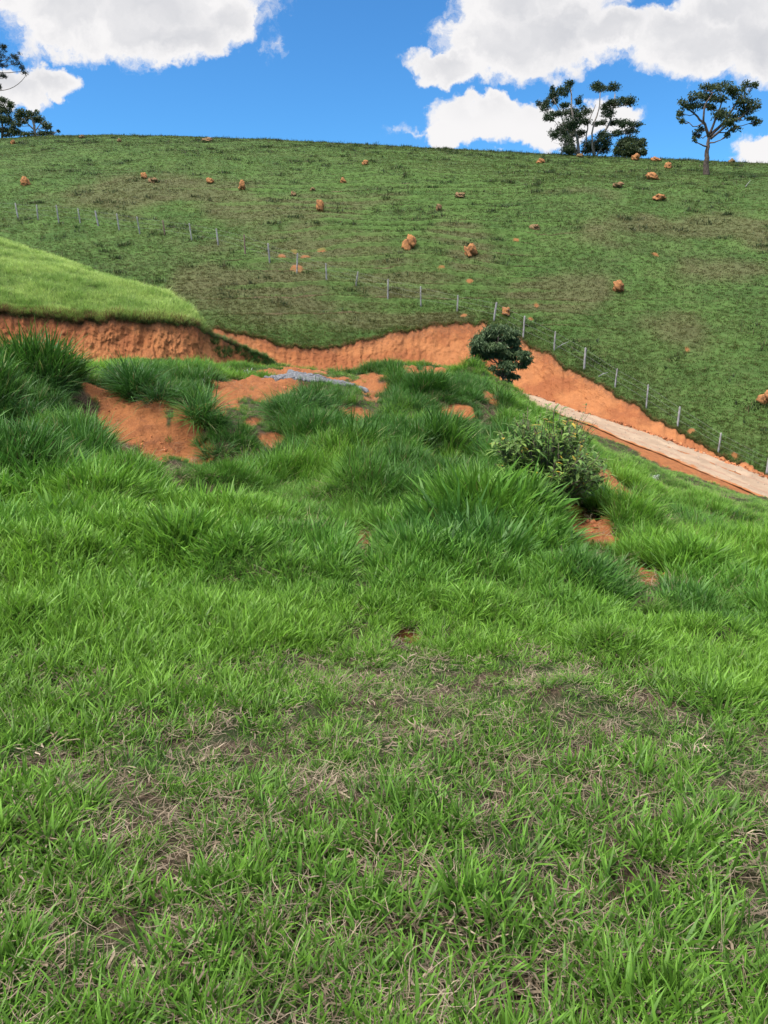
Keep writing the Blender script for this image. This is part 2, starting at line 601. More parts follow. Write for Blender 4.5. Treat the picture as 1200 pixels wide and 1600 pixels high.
def tps(x, y):
    sh = x.shape
    x = x.ravel(); y = y.ravel()
    o = np.empty(x.shape)
    for c0 in range(0, len(x), 80000):
        xs, ys = x[c0:c0 + 80000], y[c0:c0 + 80000]
        K = phi((xs[:, None] - pts[:, 0]) ** 2 + (ys[:, None] - pts[:, 1]) ** 2)
        o[c0:c0 + 80000] = K @ wts[:n_] + wts[n_] + wts[n_ + 1] * xs + wts[n_ + 2] * ys
    return o.reshape(sh)


def zbase(x, y):
    z = tps(x, y)
    sd_, zr = road_field(x, y)
    hw = 2.6
    k = sstep(sd_, -hw - 3.5, -hw - 0.6)
    z = z * (1 - k) + (zr - 0.06) * k
    z = np.where(sd_ > hw, zr - 0.09 - 0.6 * (sd_ - hw), z)
    return z


DOMES = np.zeros((0, 5))


def domes(x, y):
    o = np.zeros(np.shape(x))
    for (cx, cy, rx, ry, h) in DOMES:
        o = np.maximum(o, h * np.exp(-1.3 * (((x - cx) / rx) ** 2 + ((y - cy) / ry) ** 2)))
    return o


def zdetail(x, y):
    r = np.hypot(x, y)
    d = 0.035 * fbm(x * 2.6, y * 2.6, 3, 4)
    d = d + 0.42 * sstep(r, 4, 10) * fbm(x * 0.55, y * 0.55, 5, 3) + 0.26 * sstep(r, 5.5, 10) * (1 - sstep(r, 20, 27)) * np.maximum(vn(x * .95 + 3, y * .95, 8), -.15) * (1 - sstep(r, 26, 34) * .6)
    sd_, _ = road_field(x, y)
    return (d + domes(x, y)) * (1 - sstep(sd_, -5, -3))


def zg(x, y):
    x = np.asarray(x, float); y = np.asarray(y, float)
    x, y = np.broadcast_arrays(x, y)
    return zbase(x, y) + zdetail(x, y)


def hit_ground(u, v, fn=None, y0=1.0, y1=60, n=900):
    """where the ray of a photo pixel first meets the spur"""
    a, b = tanxz(u, v)
    Y = np.geomspace(y0, y1, n)
    z = EYE + b * Y
    gz = zg(a * Y, Y)
    below = np.nonzero(z < gz)[0]
    i = below[0] if len(below) else n - 1
    if i > 0:
        e0, e1 = z[i - 1] - gz[i - 1], gz[i] - z[i]
        Yh = Y[i - 1] + (Y[i] - Y[i - 1]) * e0 / max(e0 + e1, 1e-6)
    else:
        Yh = Y[0]
    return a * Yh, Yh


SOILP = [(160, 625, 55, 34), (200, 655, 70, 40), (262, 702, 58, 28), (120, 610, 28, 22), (290, 670, 30, 40), (380, 607, 48, 17),
         (330, 650, 22, 25), (430, 602, 32, 13), (427, 690, 26, 13), (8, 682, 16, 12), (400, 655, 14, 10), (577, 605, 20, 20), (548, 652, 34, 9),
         (665, 580, 36, 8), (580, 590, 26, 8), (712, 643, 34, 9), (772, 628, 13, 15), (966, 756, 60, 24), (925, 822, 54, 22), (945, 843, 44, 12), (35, 690, 20, 14), (300, 700, 40, 26), (355, 622, 24, 24), (405, 600, 40, 14),
         (960, 878, 14, 8), (1006, 898, 32, 15), (558, 652, 30, 14), (712, 645, 36, 13), (580, 600, 30, 14), (905, 812, 17, 15), (565, 842, 26, 30), (560, 889, 15, 12), (635, 992, 32, 13), (92, 1120, 11, 5),
         (500, 592, 60, 7), (470, 585, 60, 5), (700, 985, 8, 4), (245, 925, 12, 6), (805, 680, 8, 8)]
DEADP = [(110, 965, 100, 45), (210, 930, 70, 35), (50, 1085, 60, 22), (145, 1095, 60, 22), (320, 985, 60, 25), (1030, 1060, 55, 28),
         (1080, 1130, 70, 20), (880, 560, 10, 5), (720, 940, 45, 18), (310, 895, 50, 18), (640, 1080, 80, 30), (400, 1180, 80, 30), (900, 1250, 90, 35),
         (120, 1260, 110, 50), (240, 1330, 90, 50), (60, 1500, 90, 60), (560, 1310, 45, 22), (460, 1220, 60, 22), (800, 1350, 90, 40), (1020, 1480, 120, 50), (300, 1520, 120, 40),
         (700, 1460, 80, 30), (1000, 888, 30, 14), (610, 1150, 70, 20), (1120, 1350, 60, 30)]


def world_ellipses(lst):
    out = []
    for (u, v, ru, rv) in lst:
        x, y = hit_ground(u, v)
        xa, ya = hit_ground(u, v + rv)
        xb, yb = hit_ground(u, v - rv)
        out.append((x, (ya + yb) / 2 if abs(yb - ya) < 6 else y, ru * y / 1200, min(max(abs(yb - ya) / 2, 0.05), 3.0)))
    return out


def ell_field(E, x, y):
    f = np.full(np.shape(x), -9.0)
    for (cx, cy, rx, ry) in E:
        f = np.maximum(f, 1 - np.sqrt(((x - cx) / rx) ** 2 + ((y - cy) / ry) ** 2))
    return f


# grass hummocks of the spur: photo pixel of the middle, pixel width and height
HUM = [(830, 790, 150, 62), (700, 870, 140, 44), (600, 705, 120, 34), (690, 705, 130, 24), (520, 722, 110, 34), (640, 655, 120, 30), (752, 612, 60, 22), (735, 588, 60, 18), (470, 652, 110, 38), (215, 603, 90, 36),
       (310, 640, 70, 26), (350, 702, 80, 26), (60, 605, 130, 40), (20, 662, 120, 50), (60, 745, 180, 60), (200, 765, 140, 40), (325, 772, 140, 40), (430, 745, 110, 34), (560, 775, 120, 36), (655, 790, 110, 34),
       (765, 735, 110, 38), (850, 745, 70, 20), (620, 855, 120, 28), (870, 935, 130, 30), (760, 965, 130, 38), (1010, 950, 120, 44), (1085, 900, 100, 36), (1125, 1005, 120, 40), (950, 1020, 130, 44), (100, 885, 220, 54),
       (300, 862, 150, 36), (1040, 850, 80, 16), (1085, 810, 60, 8), (1150, 880, 80, 14), (480, 850, 130, 30), (400, 830, 120, 30), (560, 960, 160, 30), (30, 990, 130, 40), (880, 1090, 170, 34), (1100, 1110, 160, 36)]
dm_ = []
for (u, v, w, h) in HUM:
    x, y = hit_ground(u, v)
    dm_.append((x, y, w * y / 1200 * .5, w * y / 1200 * .42, h * y / 1200 * .9))
rd_ = np.random.default_rng(91)
for _ in range(120):
    y = rd_.uniform(5.5, 24); x = rd_.uniform(-.55, .55) * y
    q = rd_.uniform(.25, .6)
    dm_.append((x, y, q, q, rd_.uniform(.06, .2)))
E_SOIL = world_ellipses(SOILP)
dm_ = np.array(dm_)
near_ = np.zeros(len(dm_))
for dy in (-.5, 0, .6, 1.2, 2.0):
    yq = dm_[:, 1] + dy * (.4 + dm_[:, 1] / 20)
    near_ = np.maximum(near_, sstep(ell_field(E_SOIL, dm_[:, 0] * yq / dm_[:, 1], yq), -.25, .15))
dm_[:, 4] *= np.where(np.arange(len(dm_)) < len(HUM), .85 - .35 * near_, 1 - near_)
DOMES = dm_
E_DEAD = world_ellipses(DEADP)


def soil_mask(x, y):
    f = ell_field(E_SOIL, x, y)
    r = np.hypot(x, y)
    s = 1.6
    f = f + 0.55 * fbm(x * s, y * s, 21, 4, 0.6)
    m = sstep(f, 0.0, 0.14)
    sd_, _ = road_field(x, y)
    e = sd_ + 0.9 * fbm(x * .35, y * .35, 4, 4)
    m = np.maximum(m, sstep(e, -3.5, -3.15))
    return m


def soil_relief(x, y, sm):
    # bare earth is a worn hollow in the hummocky turf
    sd_, _ = road_field(x, y)
    f = sm * (1 - sstep(sd_, -6.5, -5))
    r = np.hypot(x, y)
    return f * (-.5 * domes(x, y) + .16 * np.abs(fbm(x * 1.4, y * 1.4, 77, 5, .62)) + .04 * fbm(x * 7, y * 7, 78, 3, .6) - .05 - .03 * (1 - sstep(r, 8, 30)))


def zsoil(x, y):
    return zg(x, y) + soil_relief(x, y, soil_mask(x, y))


# spur mesh: polar grid, fine in front of the camera
az = np.concatenate([np.linspace(-180, -50, 60, endpoint=False), np.linspace(-50, -31, 60, endpoint=False),
                     np.linspace(-31, 31, 640, endpoint=False), np.linspace(31, 60, 80, endpoint=False), np.linspace(60, 180, 60)])
rr = np.concatenate([[0.02, .4], np.geomspace(0.9, 62, 760)])
AZ, RR = np.meshgrid(np.radians(az), rr)
GX, GY = RR * np.sin(AZ), RR * np.cos(AZ)
GZ = zg(GX, GY)
sm = soil_mask(GX, GY)
GZ = GZ + soil_relief(GX, GY, sm)
me = mesh_np('ground', np.stack([GX, GY, GZ], -1).reshape(-1, 3), [grid_faces(*GX.shape)[:, ::-1]], M_GROUND, True, {'soil': sm.ravel()})
tag(link('ground', me), kind='structure')
# far lower ground out to the horizon
ro = np.array([58, 90, 160, 400, 1500, 4000.])
a2 = np.radians(np.linspace(0, 360, 97))
AO, RO = np.meshgrid(a2, ro)
zo = -11 - 3 * sstep(RO, 58, 200) + 2.0 * fbm(np.cos(AO) * 3, np.sin(AO) * 3, 9, 3)
me = mesh_np('terrain', np.stack([RO * np.sin(AO), RO * np.cos(AO), zo], -1).reshape(-1, 3), [grid_faces(*AO.shape)[:, ::-1]], M_HILL, True,
             {'dry': np.zeros(AO.size), 'bare': np.zeros(AO.size), 'ridge': np.zeros(AO.size)})
tag(link('terrain', me), kind='structure')

# road ribbon
na = 25
s = np.linspace(0, 1, na)[:, None]
jf = 0.5 * fbm(np.arange(NRD) * .12, np.zeros(NRD), 31, 4, .8)
jn = 0.35 * fbm(np.arange(NRD) * .07, np.zeros(NRD), 35, 4, .6)
dirn = (farL - nearL) / (2 * halfW[:, None])
nl = nearL + dirn * jn[:, None]
fl = farL + dirn * jf[:, None]
RP = nl[None] * (1 - s[:, :, None]) + fl[None] * s[:, :, None]
rut = -0.08 * np.exp(-((np.abs(s - 0.5) - 0.19) / 0.05) ** 2)
RP[..., 2] += 0.06 * fbm(RP[..., 0] * 1.1, RP[..., 1] * 1.1, 8, 4, .65) + rut + 0.03 * (1 - (2 * s - 1) ** 2)
ac = np.repeat(s, NRD, 1)
me = mesh_np('road', RP.reshape(-1, 3), [grid_faces(na, NRD)], M_ROAD, True, {'across': ac.ravel()})
tag(link('road', me), kind='structure')


# ------------------------------------------------------------------ terrain: hill beyond, with its cut bank
def curve(lst):
    a = np.array(lst, float)
    return lambda u: (np.interp(u, a[:, 0], a[:, 1]), np.interp(u, a[:, 0], a[:, 2]))


def lip(u, amp=1.0):
    """ragged offset of a cut's lip, metres (in depth, in height)"""
    u = np.asarray(u, float)
    return amp * .22 * fbm(u * .035, 0 * u + 9, 402, 4, .65), amp * .36 * fbm(u * .05, 0 * u, 401, 4, .65)


TOP = curve([(-900, 500, 52), (0, 512, 52.5), (200, 512, 53), (335, 514, 53), (380, 526, 52.6), (400, 530, 52.6), (430, 536, 52.4), (467, 541, 52.6), (500, 543, 53.2), (527, 540, 54),
             (560, 532, 55), (587, 527, 55.6), (633, 520, 56.2), (653, 513, 56.6), (687, 508, 57), (720, 505, 57), (753, 507, 56.6), (790, 520, 56),
             (820, 536, 54.5), (856, 556, 53), (908, 584, 50.6), (944, 608, 49.2), (1000, 642, 47.1), (1064, 676, 44.6), (1120, 708, 42.5), (1150, 724, 41.4),
             (1200, 742, 39.9), (1500, 850, 33.5), (1900, 940, 30), (2300, 985, 28)])
bu, bv = proj(farL[:, 0], farL[:, 1], farL[:, 2])
SKY = curve([(-900, 280, 150), (-300, 232, 158), (0, 217, 150), (100, 213, 145), (200, 212, 140), (300, 215, 136), (450, 220, 130), (600, 229, 125), (750, 237, 120),
             (900, 245, 116), (1050, 251, 113), (1200, 260, 110), (1500, 290, 100), (2300, 420, 80)])
uc = np.concatenate([np.linspace(-900, -60, 60, endpoint=False), np.linspace(-60, 1260, 760, endpoint=False), np.linspace(1260, 2300, 80)])


def hill_profile(u, q):
    """height of the pasture hill in the column of azimuth u at depth q metres past the bank's top"""
    tv, tY = TOP(u)
    sv, sY = SKY(u)
    bx, by, bz = W(u, tv, tY)
    cx, cy, cz = W(u, sv, sY)
    L = cy - by
    m = (cz - EYE) / cy * 0.97
    b = (m - (cz - bz) / L) / L
    a = 2 * (cz - bz) / L - m
    d = q - L
    z = np.where(q <= L, bz + a * q + b * q * q, cz + m * np.minimum(d, 45) - 0.0028 * np.minimum(d, 45) ** 2 - 0.05 * np.maximum(d - 45, 0))
    Y = by + q
    return bx / by * Y, Y, z, L


def hill_ridge(x, y, z0, q, L):
    """-1 on the trodden path .. 1 on the grassy lip of each cattle terrace, faint where there are none"""
    ph = ((z0 + 1.1 * fbm(x * .06, y * .06, 51, 3) + .12 * fbm(x * .5, y * .5, 52, 3)) / 0.92) % 1.0
    ta = sstep(fbm(x * .045 + 4, y * .06, 61, 3), -.3, .15) * (1 - sstep(q, L * .3, L * .75)) * .85 + .15
    ta = ta * sstep(fbm(x * .12, z0 * 1.1, 62, 3), -.5, -.05)
    return np.where(ph < .3, 1 - ph / .3 * .6, np.where(ph < .55, -1 + 2 * np.abs((ph - .42) / .13), .0)) * ta * sstep(q, 1, 5), ph, ta


def hill_detail(x, y, z0, q, L):
    win = sstep(q, 0, 5)
    d = 0.9 * fbm(x * .06, y * .06, 41, 3) * sstep(q, 2, 14) * (1 - .75 * sstep(q, L * .7, L))
    _, ph, ta = hill_ridge(x, y, z0, q, L)
    ter = np.where(ph < .3, 1.0, 1 - np.abs(ph - .65) / .35)
    ter = np.where(ph < .3, np.abs(1 - 2 * np.abs(ph / .3 - .5)), 0)
    d = d + win * (0.24 * ter - .10 * ((ph > .3) & (ph < .55))) * ta
    d = d + win * 0.10 * fbm(x * .8, y * .8, 71, 4, .6)
    return d


nq = 560
qq = np.concatenate([np.linspace(0, 1, nq) ** 1.25, 1 + np.linspace(0.02, 1, 30) ** 1.5 * 2.2])
UU = np.repeat(uc[None], len(qq), 0)
_, _, _, Lc = hill_profile(uc, np.zeros_like(uc))
QQ = qq[:, None] * Lc[None]
HX, HY, HZ, LL = hill_profile(UU, QQ)
RIDGE = hill_ridge(HX, HY, HZ, QQ, LL)[0]
HZ = HZ + hill_detail(HX, HY, HZ, QQ, LL)
jy, jz = lip(UU)
HY = HY + jy * np.exp(-QQ / 1.2)
HZ = HZ + jz * np.exp(-QQ / 1.2)


def hit_hill(u, v):
    q = np.linspace(0.0, 1.0, 1200)
    _, _, _, L = hill_profile(np.array([float(u)]), np.array([0.0]))
    q = q * L[0]
    x, y, z, L = hill_profile(np.full(q.shape, float(u)), q)
    z = z + hill_detail(x, y, z, q, L)
    pv = proj(x, y, z)[1]
    i = np.nonzero(pv <= v)[0]
    i = i[0] if len(i) else len(q) - 1
    return float(x[i]), float(y[i]), float(z[i])


# dry and bare patches of the hill, each placed on the slope in metres
DRYP = [(500, 400, 190, 60), (420, 460, 120, 50), (260, 300, 140, 30), (440, 330, 200, 30), (1000, 360, 160, 25), (560, 500, 200, 12), (740, 405, 50, 40),
        (880, 300, 100, 14), (1100, 420, 90, 30), (1150, 380, 60, 20), (350, 440, 80, 40), (840, 460, 90, 30), (620, 440, 110, 30), (700, 370, 60, 25), (1060, 520, 60, 40)]
BAREP = [(467, 418, 12, 6), (505, 391, 12, 4), (463, 393, 8, 4), (445, 400, 8, 4), (480, 402, 8, 4), (732, 440, 5, 4), (1003, 398, 8, 4), (1060, 545, 7, 7),
         (1078, 672, 7, 4), (1147, 710, 5, 4), (725, 493, 6, 3), (827, 497, 5, 3), (685, 417, 8, 3), (800, 375, 6, 3), (1195, 372, 5, 5), (835, 478, 4, 3)]


def hill_ell(lst):
    o = []
    for (u, v, ru, rv) in lst:
        x, y, z = hit_hill(u, v)
        y0, y1 = hit_hill(u, v + rv)[1], hit_hill(u, v - rv)[1]
        o.append((x, (y0 + y1) / 2, ru * y / 1200, max((y1 - y0) / 2, .3)))
    return o


E_DRY, E_BARE = hill_ell(DRYP), hill_ell(BAREP)


def dry_mask(x, y):
    f = ell_field(E_DRY, x, y) + 0.9 * fbm(x * .12, y * .12, 81, 4, .6)
    return sstep(f, -.15, .55) * 0.85 + 0.15 * sstep(fbm(x * .3, y * .3, 82, 3), -.1, .4)


def bare_mask(x, y):
    return sstep(ell_field(E_BARE, x, y) + .9 * fbm(x * .9, y * .9, 85, 3), 0.05, .35)


me = mesh_np('hill', np.stack([HX, HY, HZ], -1).reshape(-1, 3), [grid_faces(*HX.shape)], M_HILL, True,
             {'dry': dry_mask(HX, HY).ravel(), 'bare': bare_mask(HX, HY).ravel(), 'ridge': RIDGE.ravel()})
tag(link('hill', me), kind='structure')


def ribbon(name, T, B, rows, amp, seed, mat, flute=1.0, bulge=0.25, top_keep=0.12):
    """a cut face between a top line T and a bottom line B (n,3): fluted, gullied, crumbly"""
    n = len(T)
    s = np.linspace(0, 1, rows)[:, None]
    Pp = T[None] * (1 - s[:, :, None]) + B[None] * s[:, :, None]
    tan = np.gradient(smooth_line((T + B) / 2, 81), axis=0)
    tan = tan[:, :2] / (np.linalg.norm(tan[:, :2], axis=1)[:, None] + 1e-6)
    nor = np.stack([tan[:, 1], -tan[:, 0]], 1)
    d = np.concatenate([[0], np.cumsum(np.linalg.norm(np.diff((T + B) / 2, axis=0), axis=1))])
    hgt = np.abs(T[:, 2] - B[:, 2])[None]
    D = d[None] + 0 * s
    S = s * hgt
    f = .75 * amp * flute * (fbm(D * 2.6 + 1.2 * vn(S * .9, D * .7, seed + 9), S * .7 + seed, seed, 4, .7))
    f += amp * 0.9 * fbm(D * .5, S * .5, seed + 5, 3) + amp * .5 * fbm(D * 5, S * 4.5, seed + 7, 3, .7)
    win = np.sin(np.clip(s / 1.0, 0, 1) * math.pi) ** .5 * np.clip(hgt / 1.5, 0, 1)
    win = np.maximum(win, 0.25 * (s > 0) * np.clip(hgt / 1.5, 0, 1))
    f = f * win + bulge * (s * (1 - s)) * 4 * -.3 * np.clip(hgt / 1.5, 0, 1)
    f = f + np.clip(hgt / 2, 0, 1) * s ** 4 * (.35 + 1.1 * fbm(D * .6, 0 * D, seed + 11, 4, .6) + .15 * fbm(D * 5, S * 5, seed + 13, 2))
    Pp[..., 0] += nor[:, 0] * f
    Pp[..., 1] += nor[:, 1] * f
    me = mesh_np(name, Pp.reshape(-1, 3), [grid_faces(rows, n)], mat, False, {'top': ((1 - s) + 0 * D).ravel()})
    o = link(name, me)
    return tag(o, kind='structure'), Pp


ub = np.linspace(-400, 2200, 1400)
tv, tY = TOP(ub)
T = np.stack(W(ub, tv, tY), 1)
jy, jz = lip(ub)
T[:, 1] += jy
T[:, 2] += 0.02 + jz
bvv, bYY = np.interp(ub, bu, bv), np.interp(ub, bu, farL[:, 1])
B = np.stack(W(ub, bvv, bYY), 1)
B[:, 2] -= 0.12
_, BANK = ribbon('hill_cut_bank', T, B, 70, 0.21, 200, M_BANK)

# ------------------------------------------------------------------ terrain: grassy hillock at the left with its own cut face
HT = curve([(-700, 470, 29), (-300, 482, 29.5), (0, 487, 30), (52, 493, 30.3), (152, 499, 30.8), (224, 503, 31.3), (290, 507, 31.8), (308, 514, 32.4),
            (332, 527, 34), (360, 540, 36), (400, 557, 38.4), (430, 570, 40.2), (445, 577, 41)])
HS = curve([(-700, 300, 55), (-300, 322, 52), (-100, 350, 49), (0, 374, 46.5), (83, 404, 43), (147, 426, 40.5), (200, 444, 38.5), (267, 468, 35.8), (300, 489, 33.8), (308, 500, 33.4),
            (332, 524, 34.4), (360, 538, 36.4), (400, 556, 38.8), (445, 576, 41.3)])
HB = curve([(-700, 585, 27.6), (0, 575, 28.6), (150, 573, 29.4), (260, 570, 30.4), (300, 573, 31), (328, 576, 32.4), (376, 580, 35.6), (430, 581, 39.4), (445, 581, 41)])
uh = np.concatenate([np.linspace(-700, -60, 50, endpoint=False), np.linspace(-60, 445, 420)])


def knoll(u, q):
    tv, tY = HT(u)
    sv, sY = HS(u)
    bx, by, bz = W(u, tv, tY)
    cx, cy, cz = W(u, sv, sY)
    L = np.maximum(cy - by, 0.3)
    m = (cz - EYE) / cy * 0.9
    b = (m - (cz - bz) / L) / L
    a = 2 * (cz - bz) / L - m
    d = np.maximum(q - L, 0)
    z = np.where(q <= L, bz + a * q + b * q * q, cz + m * d - 0.035 * np.minimum(d, 9) ** 2 - .63 * np.maximum(d - 9, 0))
    return bx / by * (by + q), by + q, z, L


qk = np.concatenate([np.linspace(0, 1, 90), 1 + np.linspace(.03, 1, 30) ** 1.4])
_, _, _, Lk = knoll(uh, np.zeros_like(uh))
QK = np.where(qk[:, None] <= 1, qk[:, None] * Lk[None], Lk[None] + (qk[:, None] - 1) * 16)
KX, KY, KZ, _ = knoll(np.repeat(uh[None], len(qk), 0), QK)
KZ += 0.12 * fbm(KX * .5, KY * .5, 91, 4) * sstep(QK, 0, 2)
jy, jz = lip(np.repeat(uh[None], len(qk), 0), .6)
KY = KY + jy * np.exp(-QK / .8)
KZ = KZ + jz * np.exp(-QK / .8)
me = mesh_np('hillock', np.stack([KX, KY, KZ], -1).reshape(-1, 3), [grid_faces(*KX.shape)], M_GROUND, True, {'soil': np.zeros(KX.size)})
tag(link('hillock', me), kind='structure')
ur = np.linspace(-700, 445, 900)
T = np.stack(W(ur, *HT(ur)), 1)
jy, jz = lip(ur, .6)
T[:, 1] += jy
T[:, 2] += .02 + jz
B = np.stack(W(ur, *HB(ur)), 1); B[:, 2] -= .35
_, FACE = ribbon('hillock_cut_bank', T, B, 70, 0.19, 300, M_BANK)


# ------------------------------------------------------------------ grass sources
def blade_set(nb, length, width, spread, lean, curl, seg=4, seed=0, lenvar=0.5, droop=0.0, hue_dead=0.08, mat=None, name='tuft', flat=False):
    r = np.random.default_rng(seed)
    V, Fq, Ft, SH, HU = [], [], [], [], []
    n = 0
    for i in range(nb):
        a = r.random() * 2 * math.pi
        rad = spread * math.sqrt(r.random())
        bx, by = rad * math.cos(a), rad * math.sin(a)
        az_ = a + r.normal() * 0.9
        th = abs(lean[0] + (lean[1] - lean[0]) * r.random() + 0.35 * rad / max(spread, 1e-3) * droop)
        ln = length * (1 - lenvar * r.random())
        k = (curl[0] + (curl[1] - curl[0]) * r.random())
        w = width * (0.7 + 0.6 * r.random())
        tw = az_ + math.pi / 2 + r.normal() * 0.5
        side = np.array([math.cos(tw), math.sin(tw), r.normal() * .25])
        p = np.array([bx, by, 0.01 if flat else -0.02 * length])
        hue = 0.95 + .05 * r.random() if r.random() < hue_dead else 0.88 * r.random()
        dr = az_
        for j in range(seg + 1):
            s_ = j / seg
            ww = w * (0.55 + 0.9 * s_ if s_ < 0.4 else 0.91 * (1 - ((s_ - 0.4) / 0.6) ** 1.7)) * .5
            if j < seg:
                V += [p - side * ww, p + side * ww]
                SH += [s_, s_]; HU += [hue, hue]
            else:
                V.append(p); SH.append(1.0); HU.append(hue)
            an = th + k * s_
            st = ln / seg
            p = p + st * np.array([math.sin(an) * math.cos(dr), math.sin(an) * math.sin(dr), math.cos(an)])
            if flat:
                p[2] = max(p[2], 0.004)
                dr += r.normal() * .35
        for j in range(seg - 1):
            Fq.append((n + 2 * j, n + 2 * j + 1, n + 2 * j + 3, n + 2 * j + 2))
        Ft.append((n + 2 * seg - 2, n + 2 * seg - 1, n + 2 * seg))
        n += 2 * seg + 1
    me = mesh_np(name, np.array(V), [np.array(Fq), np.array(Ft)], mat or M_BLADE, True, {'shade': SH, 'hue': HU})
    return bpy.data.objects.new(name, me)       # stays unlinked: only its geometry is scattered


SHORT = [blade_set(16, .13, .0078, .045, (.1, .85), (.1, .7), 4, 100 + i, .6, .6, .05, name='short_grass') for i in range(6)]
MEDIUM = [blade_set(30, .30, .0085, .075, (.02, .5), (.1, 1.0), 5, 200 + i, .55, .7, .05, name='medium_grass') for i in range(5)]
TALL = [blade_set(60, .62, .0115, .13, (.02, .6), (.4, 1.6), 6, 300 + i, .5, .9, .05, name='tall_grass') for i in range(5)]
STRAW = [blade_set(16, .15, .0026, .07, (1.0, 1.6), (-.3, .6), 5, 400 + i, .6, 0, 0, M_STRAW, 'straw', True) for i in range(5)]
LITTER = [blade_set(7, .10, .009, .07, (1.1, 1.6), (-.3, .8), 4, 450 + i, .6, 0, 0, M_STRAW, 'litter', True) for i in range(3)]
STALK = [blade_set(3, .42, .0028, .05, (.2, 1.1), (.3, 1.2), 8, 470 + i, .4, 0, 0, M_STRAW, 'stalk') for i in range(3)]
FARG = [blade_set(11, .24, .03, .17, (.1, .9), (.1, .8), 2, 500 + i, .6, .6, .10, name='pasture_grass') for i in range(5)]


def scatter(name, pos, variants, scale, tint, lean=None, zs=None, seed=1, label=None, cat=None, sr=(0.9, 1.1)):
    """one object of kind stuff whose points carry grass geometry"""
    r = np.random.default_rng(seed)
    n = len(pos)
    me = bpy.data.meshes.new(name)
    me.vertices.add(n)
    me.vertices.foreach_set('co', np.asarray(pos, np.float32).ravel())
    rot = np.zeros((n, 3), np.float32)
    rz = r.random(n) * 6.283
    rot[:, 2] = rz
    if lean is not None:
        lean = np.asarray(lean)
        rot[:, 1] = np.cos(rz) * lean[:, 0] + np.sin(rz) * lean[:, 1]
        rot[:, 0] = -(-np.sin(rz) * lean[:, 0] + np.cos(rz) * lean[:, 1])
    sc = np.asarray(scale)[:, None] * np.ones((n, 3))
    if zs is not None:
        sc[:, 2] *= zs
    sc *= r.uniform(sr[0], sr[1], (n, 1))
    for k, a, ty in (('rot', rot, 'FLOAT_VECTOR'), ('scl', sc, 'FLOAT_VECTOR'), ('tint', tint, 'FLOAT_VECTOR')):
        at = me.attributes.new(k, ty, 'POINT')
        at.data.foreach_set('vector', np.asarray(a, np.float32).ravel())
    at = me.attributes.new('var', 'INT', 'POINT')
    at.data.foreach_set('value', r.integers(0, len(variants), n).astype(np.int32))
    for m in {v.data.materials[0] for v in variants}:
        me.materials.append(m)
    o = link(name, me)
    tag(o, label, cat, kind='stuff')
    ng = bpy.data.node_groups.new(name, 'GeometryNodeTree')
    ng.interface.new_socket('Geometry', in_out='INPUT', socket_type='NodeSocketGeometry')
    ng.interface.new_socket('Geometry', in_out='OUTPUT', socket_type='NodeSocketGeometry')
    N, L = ng.nodes, ng.links
    gi, go = N.new('NodeGroupInput'), N.new('NodeGroupOutput')
    m2p = N.new('GeometryNodeMeshToPoints')
    iop = N.new('GeometryNodeInstanceOnPoints')
    join = N.new('GeometryNodeJoinGeometry')
    L.new(gi.outputs[0], m2p.inputs[0])
    L.new(m2p.outputs[0], iop.inputs['Points'])
    for v in reversed(variants):
        oi = N.new('GeometryNodeObjectInfo')
        oi.inputs['Object'].default_value = v
        g2 = N.new('GeometryNodeGeometryToInstance')
        L.new(oi.outputs['Geometry'], g2.inputs[0])
        L.new(g2.outputs[0], join.inputs[0])
    L.new(join.outputs[0], iop.inputs['Instance'])
    iop.inputs['Pick Instance'].default_value = True

    def at_(nm, ty):
        a = N.new('GeometryNodeInputNamedAttribute')
        a.data_type = ty
        a.inputs[0].default_value = nm
        return [s_ for s_ in a.outputs if s_.enabled][0]
    L.new(at_('var', 'INT'), iop.inputs['Instance Index'])
    e2r = N.new('FunctionNodeEulerToRotation')
    L.new(at_('rot', 'FLOAT_VECTOR'), e2r.inputs[0])
    L.new(e2r.outputs[0], iop.inputs['Rotation'])
    L.new(at_('scl', 'FLOAT_VECTOR'), iop.inputs['Scale'])
    L.new(iop.outputs[0], go.inputs[0])
    md = o.modifiers.new('scatter', 'NODES')
    md.node_group = ng
    return o


def polar_sample(n, y0, y1, p, amax=0.66, seed=0):
    """random ground points, density per square metre falling as Y**-p"""
    r = np.random.default_rng(seed)
    e = 2 - p
    U = r.random(n)
    Y = (y0 ** e + U * (y1 ** e - y0 ** e)) ** (1 / e) if abs(e) > 1e-3 else y0 * (y1 / y0) ** U
    a = r.uniform(-amax, amax, n)
    return a * Y, Y, r


# colours of the living grass: fresh yellow green, mid green, dark blue green
G_FRESH = np.array([.118, .280, .034])
G_MID = np.array([.052, .168, .030])
G_DARK = np.array([.034, .116, .022])
G_BRIGHT = np.array([.155, .33, .08])


def mix3(a, b, f):
    return a * (1 - f[:, None]) + b * f[:, None]


def region_dark(x, y):
    """0 fresh .. 1 dark rank grass on the fill; rank on the left, the terrace and the spur's edge"""
    u, v = proj(x, y, zbase(x, y))
    return u, v


# rank growth places on the fill: photo pixel and radii, turned into metres on the ground
RANKP = [(60, 620, 120, 70), (30, 730, 170, 60), (220, 610, 70, 30), (310, 620, 50, 40), (350, 690, 60, 22), (480, 645, 80, 40), (650, 625, 110, 30),
         (735, 625, 60, 40), (640, 690, 220, 25), (830, 790, 90, 50), (900, 700, 60, 50), (1000, 800, 70, 60), (1090, 960, 60, 40), (1060, 760, 50, 30),
         (600, 580, 110, 8), (700, 860, 120, 30), (960, 930, 90, 30), (560, 690, 170, 35), (680, 765, 150, 45), (780, 700, 90, 50), (880, 850, 60, 50), (450, 720, 80, 30)]
E_RANK = world_ellipses(RANKP)


